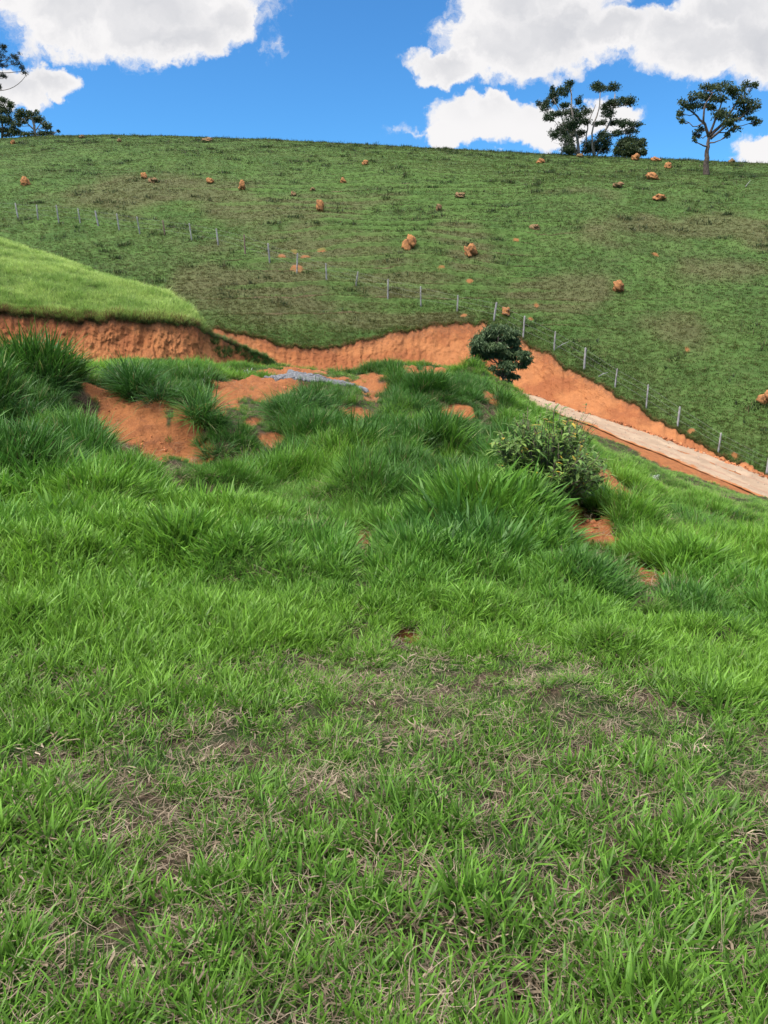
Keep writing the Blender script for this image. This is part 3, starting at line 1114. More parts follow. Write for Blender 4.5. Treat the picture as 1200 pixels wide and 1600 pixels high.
def rank(x, y):
    return sstep(ell_field(E_RANK, x, y) + .35 * fbm(x * .7, y * .7, 15, 3), -.15, .5)


def front_of_soil(x, y):
    """1 just below a bare patch, where the slipped earth keeps the grass short"""
    m = 0
    for dy in (.3, .8, 1.4, 2.2):
        yy_ = y + dy * (.4 + y / 20)
        m = np.maximum(m, sstep(ell_field(E_SOIL, x * yy_ / y, yy_), -.1, .3))
    return m


def grass_height(x, y):
    r = np.hypot(x, y)
    h = np.interp(r, [1, 3, 4.5, 6, 7.5, 10, 22, 30, 38], [.074, .086, .12, .17, .24, .28, .26, .22, .2])
    h = h * (0.95 + 0.9 * fbm(x * 1.1, y * 1.1, 19, 3))
    h = h * (1 + 0.45 * rank(x, y)) * (1 + .5 * sstep(r, 5.5, 9) * vn(x * .95 + 3, y * .95, 8) * 1.6)
    h = h * (1 - .68 * front_of_soil(x, y))
    slope = sstep(x - (2.2 + 0.16 * y), 0, 3)
    h = h * (1 - 0.35 * slope * sstep(y, 8, 14))
    return np.clip(h, .05, .8), slope


def clear_gravel(x, y):
    return 1 - sstep(1 - np.sqrt(((x - GRV[0]) / GRV[2]) ** 2 + ((y - GRV[1]) / GRV[3]) ** 2), -.1, .1)


gx, gy = hit_ground(492, 589)
GRV = (gx, gy, 1.3, .62)


def keep_out(x, y, r, bias=0.0):
    s_ = soil_mask(x, y)
    return r.random(len(x)) > s_ * .985 + bias


def green_tint(x, y, r, slope):
    n = len(x)
    f = 0.6 + 0.9 * fbm(x * .45, y * .45, 55, 4) + r.normal(0, .16, n)
    c = mix3(G_MID, G_FRESH, np.clip(f, 0, 1))
    rk = rank(x, y)
    c = mix3(c, G_DARK * np.ones((n, 3)), np.clip(rk * .95 + r.normal(0, .12, n), 0, 1))
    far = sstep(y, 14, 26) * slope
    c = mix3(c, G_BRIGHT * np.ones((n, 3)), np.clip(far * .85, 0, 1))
    fx = sstep(y, 7, 2.5)
    h_ = 0
    c = mix3(c, np.array([.082, .195, .030]) * np.ones((n, 3)), fx * .55)
    return c * r.uniform(.82, 1.15, (n, 1))


# short grass near the camera
def outward(x, y, k=.55):
    e = .12
    gx_ = (domes(x + e, y) - domes(x - e, y)) / (2 * e)
    gy_ = (domes(x, y + e) - domes(x, y - e)) / (2 * e)
    return np.clip(-np.stack([gx_, gy_], 1) * k, -.6, .6)


def do_layer(name, n, y0, y1, p, variants, unit, seed, label, hlim=None, amax=.66, zsq=None, thin=0.0, lean_sd=.16):
    x, y, r = polar_sample(n, y0, y1, p, amax, seed)
    h, slope = grass_height(x, y)
    clump = fbm(x * 4.5, y * 4.5, 66, 4, .7)
    k = keep_out(x, y, r) & (r.random(n) > thin * sstep(-clump, -.12, .25)) & (r.random(n) > .62 * sstep(y, 5.2, 2.6) * (unit < .2)) & (r.random(n) < clear_gravel(x, y) + .02)
    dd = sstep(ell_field(E_DEAD, x, y) + 1.5 * fbm(x * 3, y * 3, 17, 4, .6), -.2, .5)
    k &= r.random(n) > dd * .12
    sd_, _ = road_field(x, y)
    k &= sd_ < -3.1 + .8 * vn(x, y, 3)
    x, y, h, slope = x[k], y[k], h[k], slope[k]
    z = zg(x, y)
    sc = h / unit * r.uniform(.75, 1.25, len(x))
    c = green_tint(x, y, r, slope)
    lean = r.normal(0, lean_sd, (len(x), 2))
    lean[:, 0] += 0.06
    lean += outward(x, y)
    dv = np.clip(domes(x, y) * 2.2, 0, .6) * (y > 6)
    sc = sc * (1 + dv * .35)
    scatter(name, np.stack([x, y, z], 1), variants, sc, c, lean, None, seed, label, 'grass')
    return len(x)


do_layer('grass', 27000, 1.05, 8.5, 1.1, SHORT, .105, 1, 'short bright green pasture grass with broad blades nearest the camera', thin=.66, lean_sd=.25)
do_layer('grass', 12000, 4.2, 12.5, 1.1, MEDIUM, .30, 2, 'knee high green grass on the middle of the spur', thin=.35)
do_layer('grass', 20000, 7.2, 30, 1.25, MEDIUM, .28, 3, 'dense green grass covering the terrace and spur', thin=.2)
do_layer('grass', 34000, 14, 42, 1.0, MEDIUM, .30, 4, 'pale green grass on the slope down to the dirt road', thin=.1)
# rank tussocks
cx_, cy_, r = polar_sample(900, 5.8, 29, 1.0, .62, 6)
k = (r.random(len(cx_)) < .22 + .45 * rank(cx_, cy_) + 2.2 * domes(cx_, cy_)) & (soil_mask(cx_, cy_) < .2) & (clear_gravel(cx_, cy_) > .8) & (front_of_soil(cx_, cy_) < .25)
TX, TY, TS, TF, TL = [], [], [], [], []
for a1, b1, rk in zip(cx_[k], cy_[k], rank(cx_[k], cy_[k])):
    rad = r.uniform(.22, .55) * (1 + .3 * rk) * (.7 if b1 < 8 else 1)
    m = int(5 + 34 * rad * rad)
    a_ = r.random(m) * 6.283
    q_ = np.sqrt(r.random(m))
    H = r.uniform(.38, .70) * (1 + .1 * rk) * (.62 if b1 < 8 else 1) * (1 - .3 * sstep(b1, 14, 22))
    TX.append(a1 + rad * q_ * np.cos(a_)); TY.append(b1 + rad * q_ * np.sin(a_)); TS.append(H * (1 - .45 * q_ ** 2) * r.uniform(.85, 1.1, m))
    TF.append(np.full(m, r.normal(.12, .3) + .65 * rk)); TL.append(np.stack([np.cos(a_), np.sin(a_)], 1) * (q_ * .55)[:, None])
NR = sum(len(a) for a in TX)
# the individual big clumps of the photograph: pixel of the foot, pixel height and width
TUSS = [(10, 600, 85, 90), (60, 610, 75, 80), (20, 655, 90, 120), (85, 640, 60, 60), (212, 618, 125, 70), (228, 622, 120, 40), (195, 606, 100, 40), (185, 590, 45, 50), (250, 625, 70, 50), (308, 645, 90, 50), (335, 660, 55, 40), (125, 583, 30, 50),
        (350, 702, 50, 80), (320, 690, 36, 40), (385, 690, 36, 40), (455, 652, 80, 70), (500, 645, 80, 70), (430, 640, 50, 40), (530, 625, 45, 40), (330, 590, 22, 60), (370, 588, 16, 40),
        (600, 582, 18, 50), (650, 576, 14, 40), (560, 578, 10, 60), (510, 580, 9, 50), (690, 590, 20, 50), (725, 595, 32, 60), (760, 610, 30, 50), (735, 625, 36, 60), (630, 640, 38, 90), (600, 655, 20, 50), (665, 668, 24, 80),
        (830, 805, 70, 130), (770, 790, 60, 80), (835, 760, 40, 60), (700, 870, 60, 120), (40, 760, 110, 120), (110, 740, 80, 90), (1040, 860, 34, 60), (1060, 810, 22, 60), (1110, 870, 26, 60), (900, 740, 50, 50),
        (1090, 960, 50, 60), (1070, 890, 45, 60), (860, 865, 40, 50), (560, 720, 50, 90), (760, 720, 50, 90), (250, 790, 55, 90),
        (470, 715, 50, 90), (650, 700, 45, 100), (720, 760, 50, 110), (620, 770, 50, 100), (850, 740, 55, 80), (780, 870, 60, 110), (640, 850, 50, 90), (150, 790, 80, 120), (360, 750, 55, 100),
        (460, 780, 50, 90), (840, 905, 45, 60), (930, 1000, 45, 100), (810, 950, 55, 90), (1020, 960, 60, 90), (700, 940, 50, 90), (60, 860, 60, 120), (180, 880, 50, 90), (330, 850, 50, 90), (1130, 1040, 60, 100)]
for (u, v, h, w) in TUSS:
    cx, cy = hit_ground(u, v)
    wm = w * cy / 1200 / 2
    hm = h * cy / 1200
    m = int(4 + 26 * min(wm, 1.2) ** 1.3)
    a_ = r.random(m) * 6.283
    q_ = np.sqrt(r.random(m)) * .75
    TX.append(cx + wm * q_ * np.cos(a_)); TY.append(cy + wm * .7 * q_ * np.sin(a_)); TS.append(np.clip(hm / .72, .35, 1.75) * (1 - .4 * q_ ** 2) * r.uniform(.8, 1.1, m))
    TF.append(np.full(m, r.normal(.35, .2) + .35 * float(rank(np.array([cx]), np.array([cy]))[0]))); TL.append(np.stack([np.cos(a_), np.sin(a_)], 1) * (q_ * .6)[:, None])
x, y, s_ = np.concatenate(TX), np.concatenate(TY), np.concatenate(TS)
f = np.clip(np.concatenate(TF) + r.normal(0, .12, len(x)), 0, 1)
lean_t = np.concatenate(TL) + outward(x, y) + r.normal(0, .17, (len(x), 2))
kk = r.random(len(x)) > soil_mask(x, y) * np.where(np.arange(len(x)) < NR, 1.0, .35)
s_[:NR] *= (1 - .75 * front_of_soil(x[:NR], y[:NR]))
c = mix3(G_MID * np.ones((len(x), 3)), G_DARK * np.ones((len(x), 3)), f) * r.uniform(.85, 1.1, (len(x), 1))
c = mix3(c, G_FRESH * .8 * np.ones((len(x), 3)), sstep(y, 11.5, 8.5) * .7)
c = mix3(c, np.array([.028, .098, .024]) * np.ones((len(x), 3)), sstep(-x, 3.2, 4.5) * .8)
x, y, s_, c, lean_t = x[kk], y[kk], s_[kk], c[kk], lean_t[kk]
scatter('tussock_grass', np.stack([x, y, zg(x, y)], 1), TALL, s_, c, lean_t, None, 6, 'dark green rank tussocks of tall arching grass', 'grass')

# dead straw and litter
x, y, r = polar_sample(9500, 1.05, 9, 1.2, .66, 8)
dd = sstep(ell_field(E_DEAD, x, y) + 1.5 * fbm(x * 3, y * 3, 17, 4, .6), -.2, .5)
k = (r.random(len(x)) < .46 + .12 * dd) & keep_out(x, y, r, -.1)
x, y, dd = x[k], y[k], dd[k]
c = mix3(np.array([.15, .115, .078]) * np.ones((len(x), 3)), np.array([.31, .255, .185]) * np.ones((len(x), 3)), r.random(len(x))) * r.uniform(.6, 1.2, (len(x), 1))
scatter('dead_grass', np.stack([x, y, zg(x, y) + .012 + .02 * r.random(len(x))], 1), STRAW + STRAW + LITTER, r.uniform(.5, .95, len(x)), c,
        r.normal(0, .10, (len(x), 2)), .7, 8, 'dry grey brown straw tangled under the short grass', 'dead grass')
x, y, r = polar_sample(5000, 6, 32, 1.2, .66, 9)
k = keep_out(x, y, r, -.3)
x, y = x[k], y[k]
c = np.array([.23, .18, .12]) * r.uniform(.6, 1.2, (len(x), 1))
scatter('dead_grass', np.stack([x, y, zg(x, y) + .03], 1), STRAW, r.uniform(1.0, 2.0, len(x)), c, r.normal(0, .2, (len(x), 2)), 1.0, 9,
        'sparse dry straw among the tall grass', 'dead grass')

x, y, r = polar_sample(260, 1.3, 14, 1.2, .62, 10)
k = keep_out(x, y, r)
x, y = x[k], y[k]
c = np.array([.30, .26, .17]) * r.uniform(.5, 1.2, (len(x), 1))
scatter('dead_grass', np.stack([x, y, zg(x, y)], 1), STALK, r.uniform(.45, .95, len(x)), c, r.normal(0, .3, (len(x), 2)), None, 10, 'thin pale dry stalks standing in the grass', 'dead grass')
# hillock grass
n = 30000
r = np.random.default_rng(12)
u = r.uniform(-140, 445, n)
_, _, _, L = knoll(u, np.zeros(n))
q = r.random(n) * (L + 2.0)
q = np.where(r.random(n) < .12, r.random(n) * .5 - .05, q)
q = np.where((u > 300) & (q > L + .8), L * r.random(n), q)
x, y, z, L = knoll(u, q)
z = z + 0.12 * fbm(x * .5, y * .5, 91, 4) * sstep(q, 0, 2)
z = z + lip(u, .6)[1] * np.exp(-np.maximum(q, 0) / .8)
k = r.random(n) < L / 12 + .10
k &= ~((u > 325) & (r.random(n) < .3))
x, y, z, q, u = x[k], y[k], z[k], q[k], u[k]
f = np.clip(.5 + 1.3 * fbm(x * .5, y * .5, 95, 4, .7) + r.normal(0, .3, len(x)), 0, 1)
c = mix3(np.array([.12, .25, .065]) * np.ones((len(x), 3)), np.array([.27, .43, .16]) * np.ones((len(x), 3)), f)
c = mix3(c, np.array([.045, .13, .035]) * np.ones((len(x), 3)), sstep(u, 310, 335))
c = np.where((q < .35)[:, None] & (r.random(len(x)) < .45)[:, None], np.array([[.13, .10, .06]]), c)
sc_ = r.uniform(.6, 1.4, len(x)) * (1 + .7 * fbm(x * .8, y * .8, 96, 3)) * np.where(u > 320, .8, 1.0)
scatter('grass', np.stack([x, y, z], 1), MEDIUM, sc_, c, r.normal(0, .15, (len(x), 2)), None, 12, 'pale bright green grass covering the hillock above its orange cut', 'grass')

# grass that slid down the right end of the hillock's cut, and scraps on both cut faces
pos, tn, scl = [], [], []
for (u0, v0, ru_, rv_, m) in [(350, 551, 16, 9, 60), (385, 549, 18, 9, 70), (405, 562, 22, 8, 130), (425, 570, 12, 5, 60), (335, 535, 8, 5, 20)]:
    a_ = r.random(m) * 6.283; q_ = np.sqrt(r.random(m))
    uu, vv = u0 + ru_ * q_ * np.cos(a_), v0 + rv_ * q_ * np.sin(a_)
    pu, pv = proj(FACE[..., 0], FACE[..., 1], FACE[..., 2])
    for a1, b1 in zip(uu, vv):
        i = ((pu - a1) ** 2 + (pv - b1) ** 2).argmin()
        pos.append(FACE.reshape(-1, 3)[i]); tn.append(np.array([.05, .14, .036]) * r.uniform(.8, 1.3)); scl.append(r.uniform(.6, 1.1))
scatter('grass', np.array(pos), MEDIUM, np.array(scl), np.array(tn), r.normal(0, .3, (len(pos), 2)), None, 13, 'dark grass that slid down the right end of the hillock cut', 'grass')
# dry fringe hanging along the lips of both cuts
pos, tn, scl = [], [], []
for Pq, um, nn in ((BANK, (300, 1160), 2600), (FACE, (-100, 312), 900)):
    pu, pv = proj(Pq[0, :, 0], Pq[0, :, 1], Pq[0, :, 2])
    ids = np.nonzero((pu > um[0]) & (pu < um[1]))[0]
    ii = r.choice(ids, nn)
    jj = np.minimum((np.abs(r.normal(0, 1.6, nn))).astype(int), 6)
    pos.append(Pq[jj, ii]); tn.append(np.where((r.random(nn) < .5)[:, None], np.array([.17, .12, .07]), np.array([.075, .12, .035])) * r.uniform(.7, 1.3, (nn, 1)))
    scl.append(r.uniform(.35, .95, nn))
pos, tn, scl = np.concatenate(pos), np.concatenate(tn), np.concatenate(scl)
scatter('grass', pos, MEDIUM, scl, tn, r.normal(0, .7, (len(pos), 2)), None, 14, 'ragged brown and green fringe along the lips of the orange cuts', 'grass')

# pasture of the far hill
n = 240000
r = np.random.default_rng(15)
u = r.uniform(-70, 1270, n)
_, _, _, L = hill_profile(u, np.zeros(n))
q = L * (r.random(n) ** 1.35) * 1.02
x, y, z, L = hill_profile(u, q)
rg = hill_ridge(x, y, z, q, L)[0]
z = z + hill_detail(x, y, z, q, L)
z = z + lip(u)[1] * np.exp(-q / 1.2)
dm, bm = dry_mask(x, y), bare_mask(x, y)
pv = proj(x, y, z)
hid = (pv[1] > np.interp(pv[0], [0, 83, 147, 200, 267, 303], [385, 415, 435, 455, 480, 520])) & (pv[0] < 303)
k = (r.random(n) > bm) & ~hid & (r.random(n) > np.clip(-rg * 1.3, 0, 1) * .9)
x, y, z, dm, q, L, rg = x[k], y[k], z[k], dm[k], q[k], L[k], rg[k]
n = len(x)
f = np.clip(dm * 1.0 + r.normal(0, .25, n) - .5 * rg, 0, 1)
gA = 1.15 * mix3(np.array([.040, .074, .018]) * np.ones((n, 3)), np.array([.060, .106, .024]) * np.ones((n, 3)), np.clip(.5 + fbm(x * .08, y * .08, 99, 4) * 1.4 + .35 * rg, 0, 1))
c = mix3(gA, np.array([.108, .094, .048]) * np.ones((n, 3)), f * .65) * r.uniform(.88, 1.12, (n, 1))
scatter('grass', np.stack([x, y, z], 1), FARG, r.uniform(.35, .85, n), c, r.normal(0, .1, (n, 2)), None, 15, 'close cropped green and brown pasture covering the far hill', 'grass')
print('hill tufts', n)
# weeds: dark little clumps dotted on the hill
m = 620
u = r.uniform(-60, 1260, m)
_, _, _, L = hill_profile(u, np.zeros(m))
q = L * (1 - r.random(m) ** 1.3 * .97)
cx, cy, _, L = hill_profile(u, q)
k = fbm(cx * .05, cy * .05, 111, 3) > -.22
cx, cy, q, u = cx[k], cy[k], q[k], u[k]
pos, tn, scl = [], [], []
for a1, b1, q1, u1 in zip(cx, cy, q, u):
    mm = r.integers(3, 14)
    w_ = r.uniform(.25, 1.1)
    dx_, dy_ = r.normal(0, w_, mm), r.normal(0, w_ * .5, mm)
    uq = 600 + 1200 * ((a1 + dx_) / (b1 + dy_)) * (cP + 0) / 1.0
    xx, yy_ = a1 + dx_, b1 + dy_
    pos.append(np.stack([xx, yy_, np.full(mm, q1), np.full(mm, u1)], 1))
    tn.append(np.array([.028, .056, .021]) * r.uniform(.7, 1.4) * np.ones((mm, 1))); scl.append(r.uniform(.8, 1.9, mm))
pos, tn, scl = np.concatenate(pos), np.concatenate(tn), np.concatenate(scl)


def hill_z(x, y):
    """height of the far hill under world points (x, y)"""
    uu = 600 + 1200 * x / y * 1.0        # first guess, refined because the column direction depends on height
    for _ in range(3):
        tvv, tYY = TOP(uu)
        bxx, byy, _b = W(uu, tvv, tYY)
        uu = uu + ((x / y) - bxx / byy) * 1200
    X, Y_, Z, L = hill_profile(uu, y - TOP(uu)[1])
    return Z + hill_detail(X, Y_, Z, y - TOP(uu)[1], L)


zz = hill_z(pos[:, 0], pos[:, 1])
zz = zz + .02
scatter('weeds', np.stack([pos[:, 0], pos[:, 1], zz], 1), FARG, scl, tn, r.normal(0, .1, (len(tn), 2)), 1.3, 16, 'small dark weed clumps dotted over the far hill', 'weeds')
# scrub along the skyline
m = 420
u = np.concatenate([r.uniform(-60, 1260, m), r.normal(180, 120, 160)])
sv, sY = SKY(u)
q = sY - TOP(u)[1] + r.uniform(-1.0, 1.5, len(u))
x, y, z, L = hill_profile(u, q)
z = z + hill_detail(x, y, z, q, L)
c = np.array([.030, .060, .030]) * r.uniform(.7, 1.3, (len(u), 1))
scatter('weeds', np.stack([x, y, z], 1), FARG, r.uniform(.6, 1.7, len(u)) * np.where(r.random(len(u)) < .06, 1.5, 1), c, r.normal(0, .1, (len(u), 2)), 1.4, 17, 'low scrub breaking the skyline of the far hill', 'scrub')


# ------------------------------------------------------------------ gravel heap on the terrace
M_STONE, t, out = new_mat('grey_gravel')
tn_ = t.node('ShaderNodeAttribute', attribute_name='tint', attribute_type='INSTANCER', out=None).outputs['Vector']
g_ = t.node('ShaderNodeNewGeometry', out=None).outputs['Position']
principled(t, out, t.mix(0.12, tn_, t.noise(g_, 40, 3)), .9)


def rock_mesh(name, seed, mat, sub=2, amp=.35):
    import bmesh
    bm = bmesh.new()
    bmesh.ops.create_icosphere(bm, subdivisions=sub, radius=1)
    rr_ = random.Random(seed)
    o_ = [rr_.uniform(0, 50) for _ in range(3)]
    for v_ in bm.verts:
        c_ = v_.co
        k_ = 1 + amp * float(fbm(np.array([c_.x * 1.3 + o_[0] + c_.z]), np.array([c_.y * 1.3 + o_[1] - c_.z * .7]), seed, 3)[0]) * 1.4
        v_.co = c_ * k_
    me_ = bpy.data.meshes.new(name)
    bm.to_mesh(me_)
    bm.free()
    me_.materials.append(mat)
    return me_


stones = [bpy.data.objects.new('stone', rock_mesh('stone', 900 + i, M_STONE, 1)) for i in range(4)]
n = 9000
r = np.random.default_rng(19)
a_ = r.random(n) * 6.283
q_ = np.sqrt(r.random(n))
x = GRV[0] + GRV[2] * 1.05 * q_ * np.cos(a_)
y = GRV[1] + GRV[3] * 1.05 * q_ * np.sin(a_)
e = 1 - q_
z = zsoil(x, y) + 0.05 * sstep(e, 0, .5) * r.random(n) + .01
c = np.array([.10, .102, .11]) * r.uniform(.55, 1.35, (n, 1))
scatter('gravel', np.stack([x, y, z], 1), stones, r.uniform(.02, .055, n), c, r.normal(0, 1, (n, 2)), None, 19, 'spread heap of grey gravel on the orange terrace', 'gravel')
# crumbs of soil on the bare patches and at the feet of the cuts
M_CLOD, t, out = new_mat('soil_clod')
tn_ = t.node('ShaderNodeAttribute', attribute_name='tint', attribute_type='INSTANCER', out=None).outputs['Vector']
principled(t, out, tn_, .95, None, .1)
clods = [bpy.data.objects.new('clod', rock_mesh('clod', 950 + i, M_CLOD, 1, .5)) for i in range(4)]
x, y, r = polar_sample(60000, 3.5, 30, 1.1, .6, 20)
k = (soil_mask(x, y) > .3) & (r.random(len(x)) < .5) & (fbm(x * 1.3, y * 1.3, 23, 3) > -.02)
x, y = x[k], y[k]
P1 = np.stack([x, y, zsoil(x, y) + .004], 1)
s1 = np.abs(r.normal(0, .012, len(x))) + .005
sel = r.integers(0, 6, 2600)
P2 = np.concatenate([BANK[-1 - sel[:1600] // 2, r.integers(300, 1000, 1600)], FACE[-1 - sel[1600:] // 2, r.integers(380, 899, 1000)]])
P2 = P2 + r.normal(0, .12, P2.shape) * np.array([1, 1, .25])
P2[:, 2] += .12
s2 = np.abs(r.normal(0, .04, len(P2))) + .02
ii, jj = r.integers(250, 620, 1800), r.integers(1, na - 1, 1800)
P3 = RP[jj, ii] + r.normal(0, .12, (1800, 3)) * np.array([1, 1, 0])
s3 = np.abs(r.normal(0, .015, 1800)) + .008
Pc = np.concatenate([P1, P2]); sc_ = np.concatenate([s1, s2])
c = np.array([.40, .15, .065]) * r.uniform(.5, 1.25, (len(Pc), 1))
scatter('soil_crumbs', Pc, clods, sc_, c, r.normal(0, 1, (len(Pc), 2)), None, 20, 'loose orange crumbs of earth on the bare patches', 'loose earth')


scatter('gravel', P3, stones, s3, np.array([.34, .25, .18]) * r.uniform(.6, 1.2, (1800, 1)), r.normal(0, 1, (1800, 2)), None, 22, 'loose pale stones scattered on the dirt road', 'loose stones')


# ------------------------------------------------------------------ trees
def mat_bark(name, a, b):
    m, t, out = new_mat(name)
    g = t.node('ShaderNodeNewGeometry', out=None).outputs['Position']
    n = t.noise(t.scale(g, (4, 4, 1)), 3, 5, .6)
    principled(t, out, t.mix(t.step(n, .35, .65), a, b), .9, bump(t, n, .6, .05), .1)
    return m


def mat_leaf(name, a, b, yellow=None, trans=.25, rough=.55):
    m, t, out = new_mat(name)
    sh = t.node('ShaderNodeAttribute', attribute_name='shade', out=None).outputs['Fac']
    c = t.mix(sh, a, b)
    if yellow:
        c = t.mix(t.step(sh, .955, .96), c, yellow)
    bs = t.node('ShaderNodeBsdfPrincipled', {'Base Color': c, 'Roughness': rough, 'Specular IOR Level': .25})
    tr = t.node('ShaderNodeBsdfTranslucent', {'Color': c})
    t.l.new(t.node('ShaderNodeMixShader', {0: trans, 1: bs, 2: tr}), out.inputs[0])
    return m


BARK_PALE = mat_bark('pale_bark', (.16, .13, .11), (.30, .26, .23))
BARK_BROWN = mat_bark('brown_bark', (.07, .05, .04), (.17, .125, .10))
LEAF_OLIVE = mat_leaf('olive_leaf', (.030, .048, .018), (.075, .10, .035))
LEAF_DARK = mat_leaf('dark_leaf', (.020, .038, .015), (.055, .082, .034))
LEAF_BLUE = mat_leaf('bluish_leaf', (.034, .072, .026), (.115, .165, .066))
LEAF_NEEDLE = mat_leaf('needle', (.008, .018, .012), (.022, .038, .022), trans=.05)
LEAF_BUSH = mat_leaf('bush_leaf', (.055, .125, .025), (.18, .27, .055), (.42, .30, .04))
LEAF_SILVER = mat_leaf('silver_leaf', (.20, .26, .19), (.42, .46, .38), trans=.1)


def leaves_blob(mb, c, rad, n, size, r, aspect=.5, droop=0.0, hollow=.35):
    """n small leaves through an ellipsoid, kinked and turned at random"""
    d = r.normal(size=(n, 3))
    d /= np.linalg.norm(d, axis=1)[:, None]
    q = (hollow + (1 - hollow) * r.random(n)) ** .6
    p = c + d * rad * q[:, None] * (1 + .35 * r.normal(size=(n, 1)) * .5)
    ax = r.normal(size=(n, 3))
    ax[:, 2] = ax[:, 2] * (1 - droop) - droop * 1.6
    ax /= np.linalg.norm(ax, axis=1)[:, None]
    sd2 = np.cross(ax, r.normal(size=(n, 3)))
    sd2 /= np.linalg.norm(sd2, axis=1)[:, None] + 1e-9
    L = size * r.uniform(.6, 1.3, (n, 1))
    w = L * aspect * .5
    k = np.cross(ax, sd2) * L * .12
    V = np.stack([p, p + ax * L * .45 - sd2 * w + k, p + ax * L, p + ax * L * .45 + sd2 * w + k], 1).reshape(-1, 3)
    i = np.arange(n) * 4
    Q = np.stack([i, i + 1, i + 2, i + 3], 1)
    mb.add(V, Q, None, np.repeat(r.random(n), 4))


def limb(mb, pts, r0, r1, r, wob=.12, seg=7):
    """a wandering tapered limb through pts"""
    pts = np.asarray(pts, float)
    d = np.concatenate([[0], np.cumsum(np.linalg.norm(np.diff(pts, axis=0), axis=1))])
    s_ = np.linspace(0, d[-1], seg)
    Q = np.stack([np.interp(s_, d, pts[:, k]) for k in range(3)], 1)
    w = np.sin(np.linspace(0, math.pi, seg))[:, None]
    Q = Q + r.normal(size=(seg, 3)) * wob * d[-1] / seg * w
    V, F, T = tube(Q, np.linspace(r0, r1, seg), 6)
    mb.add(V, F, T)
    return Q


class Pix:
    """turns picture points of a tree at distance Y into metres, with its own depth for every blob"""

    def __init__(s, Y, ox, oy, k):
        s.Y, s.ox, s.oy, s.k = Y, ox, oy, k

    def px(s, a, b, dy=0.0):
        return np.array([float(c) for c in W(s.ox + a / s.k, s.oy + b / s.k, s.Y + dy)])

    def m(s, d):
        return d / s.k / 1200 * s.Y


def pix_tree(name, P_, base, trunks, blobs, label, cat, bark, leaf, per=70, size=.28, r0=.22, seed=0, aspect=.5, droop=0., depth=1.0, flat=1., group=None, twigs=True, hollow=.3):
    """trunks: list of (points, start radius); every blob of leaves hangs on its own limb from the nearest trunk point"""
    r = np.random.default_rng(seed)
    root = empty(name, base)
    tb, lb = MB(), MB()
    nodes, nr = [], []
    spread = max(P_.m(b[2]) for b in blobs) * 1.6
    for pts_, rad in trunks:
        W_ = [P_.px(a, b, dd) for (a, b, dd) in pts_]
        W_[0] = np.array([W_[0][0], W_[0][1], W_[0][2]])
        Q = limb(tb, W_, rad, rad * .35, r, .10, 12)
        nodes.append(Q); nr.append(np.linspace(rad, rad * .35, len(Q)))
    nodes, nr = np.concatenate(nodes), np.concatenate(nr)
    for (a, b, ra, rb) in blobs:
        dd = r.uniform(-1, 1) * spread * depth
        c = P_.px(a, b, dd)
        rad = np.array([P_.m(ra), (P_.m(ra) + P_.m(rb)) / 2 * depth, P_.m(rb)])
        dist = np.linalg.norm(nodes - c, axis=1) + 2.2 * np.maximum(nodes[:, 2] - c[2] + .3, 0)
        i = dist.argmin()
        tip = c - np.array([0, 0, rad[2] * .3])
        mid = (nodes[i] * .5 + tip * .5) + np.array([0, 0, -.08 * np.linalg.norm(tip - nodes[i])])
        Q = limb(tb, [nodes[i], mid, tip], min(nr[i] * .55, .11 * r0 / .22), .025, r, .25, 7)
        if twigs:
            for _ in range(5):
                e_ = c + r.normal(size=3) * rad * .55
                limb(tb, [Q[-3], (Q[-2] + e_) / 2, e_], .025 * r0 / .22, .008, r, .2, 4)
        n = int(per * (rad[0] * rad[2]) ** .85 / (size ** 2) * .25 * 4) + 16
        # a few sub-clumps make the outline uneven
        for _ in range(4):
            o_ = r.normal(size=3) * rad * .42
            leaves_blob(lb, c + o_, rad * r.uniform(.45, .75), n // 5, size, r, aspect, droop, hollow)
        leaves_blob(lb, c, rad * ((1.3, 1.3, 1.5) if droop else .95), n // 3, size, r, aspect, droop, hollow)
    for mb_, nm, mt in ((tb, 'trunk', bark), (lb, 'crown', leaf)):
        o = link(nm, mb_.build(nm, mt, nm == 'trunk'), root)
        o.matrix_parent_inverse = root.matrix_world.inverted()
        o.location = (-base[0], -base[1], -base[2])
        o.matrix_parent_inverse.identity()
    return tag(root, label, cat, group)


# skyline, right: crop of the photograph at 3.158x from (820,100)
zx = 3.158


def base_at(u, v):
    return hit_hill(u, v)


def sky_tree(name, off, k, basepix, **kw):
    b = base_at(off[0] + basepix[0] / k, off[1] + basepix[1] / k)
    return Pix(b[1], off[0], off[1], k), b


Pq, b = sky_tree('', (820, 100), zx, (270, 455))
pix_tree('tree', Pq, b, [([(270, 462, 0), (262, 380, .2), (240, 300, -.3), (236, 230, .3), (225, 120, .6)], .22),
                         ([(275, 462, 0), (300, 400, .6), (310, 300, .9), (350, 200, .8)], .13), ([(262, 462, 0), (235, 400, -.8), (180, 250, -.6), (140, 170, -.2)], .13)],
         [(135, 122, 12, 9), (220, 96, 24, 15), (188, 130, 32, 20), (135, 172, 36, 26), (100, 212, 30, 28), (112, 262, 24, 17), (158, 243, 30, 14), (195, 205, 24, 12), (265, 184, 17, 13),
          (230, 245, 48, 22), (285, 245, 32, 18), (230, 285, 52, 26), (185, 318, 42, 22), (148, 352, 22, 22), (215, 345, 36, 24), (262, 345, 34, 20), (215, 392, 42, 26), (205, 425, 34, 20), (290, 285, 34, 18), (240, 430, 30, 15)],
         'tall open tree with thin pale forked trunks, left half of the skyline clump', 'tree', BARK_PALE, LEAF_DARK, seed=1, per=62, size=.25, r0=.2)
Pq, b = sky_tree('', (820, 100), zx, (345, 455))
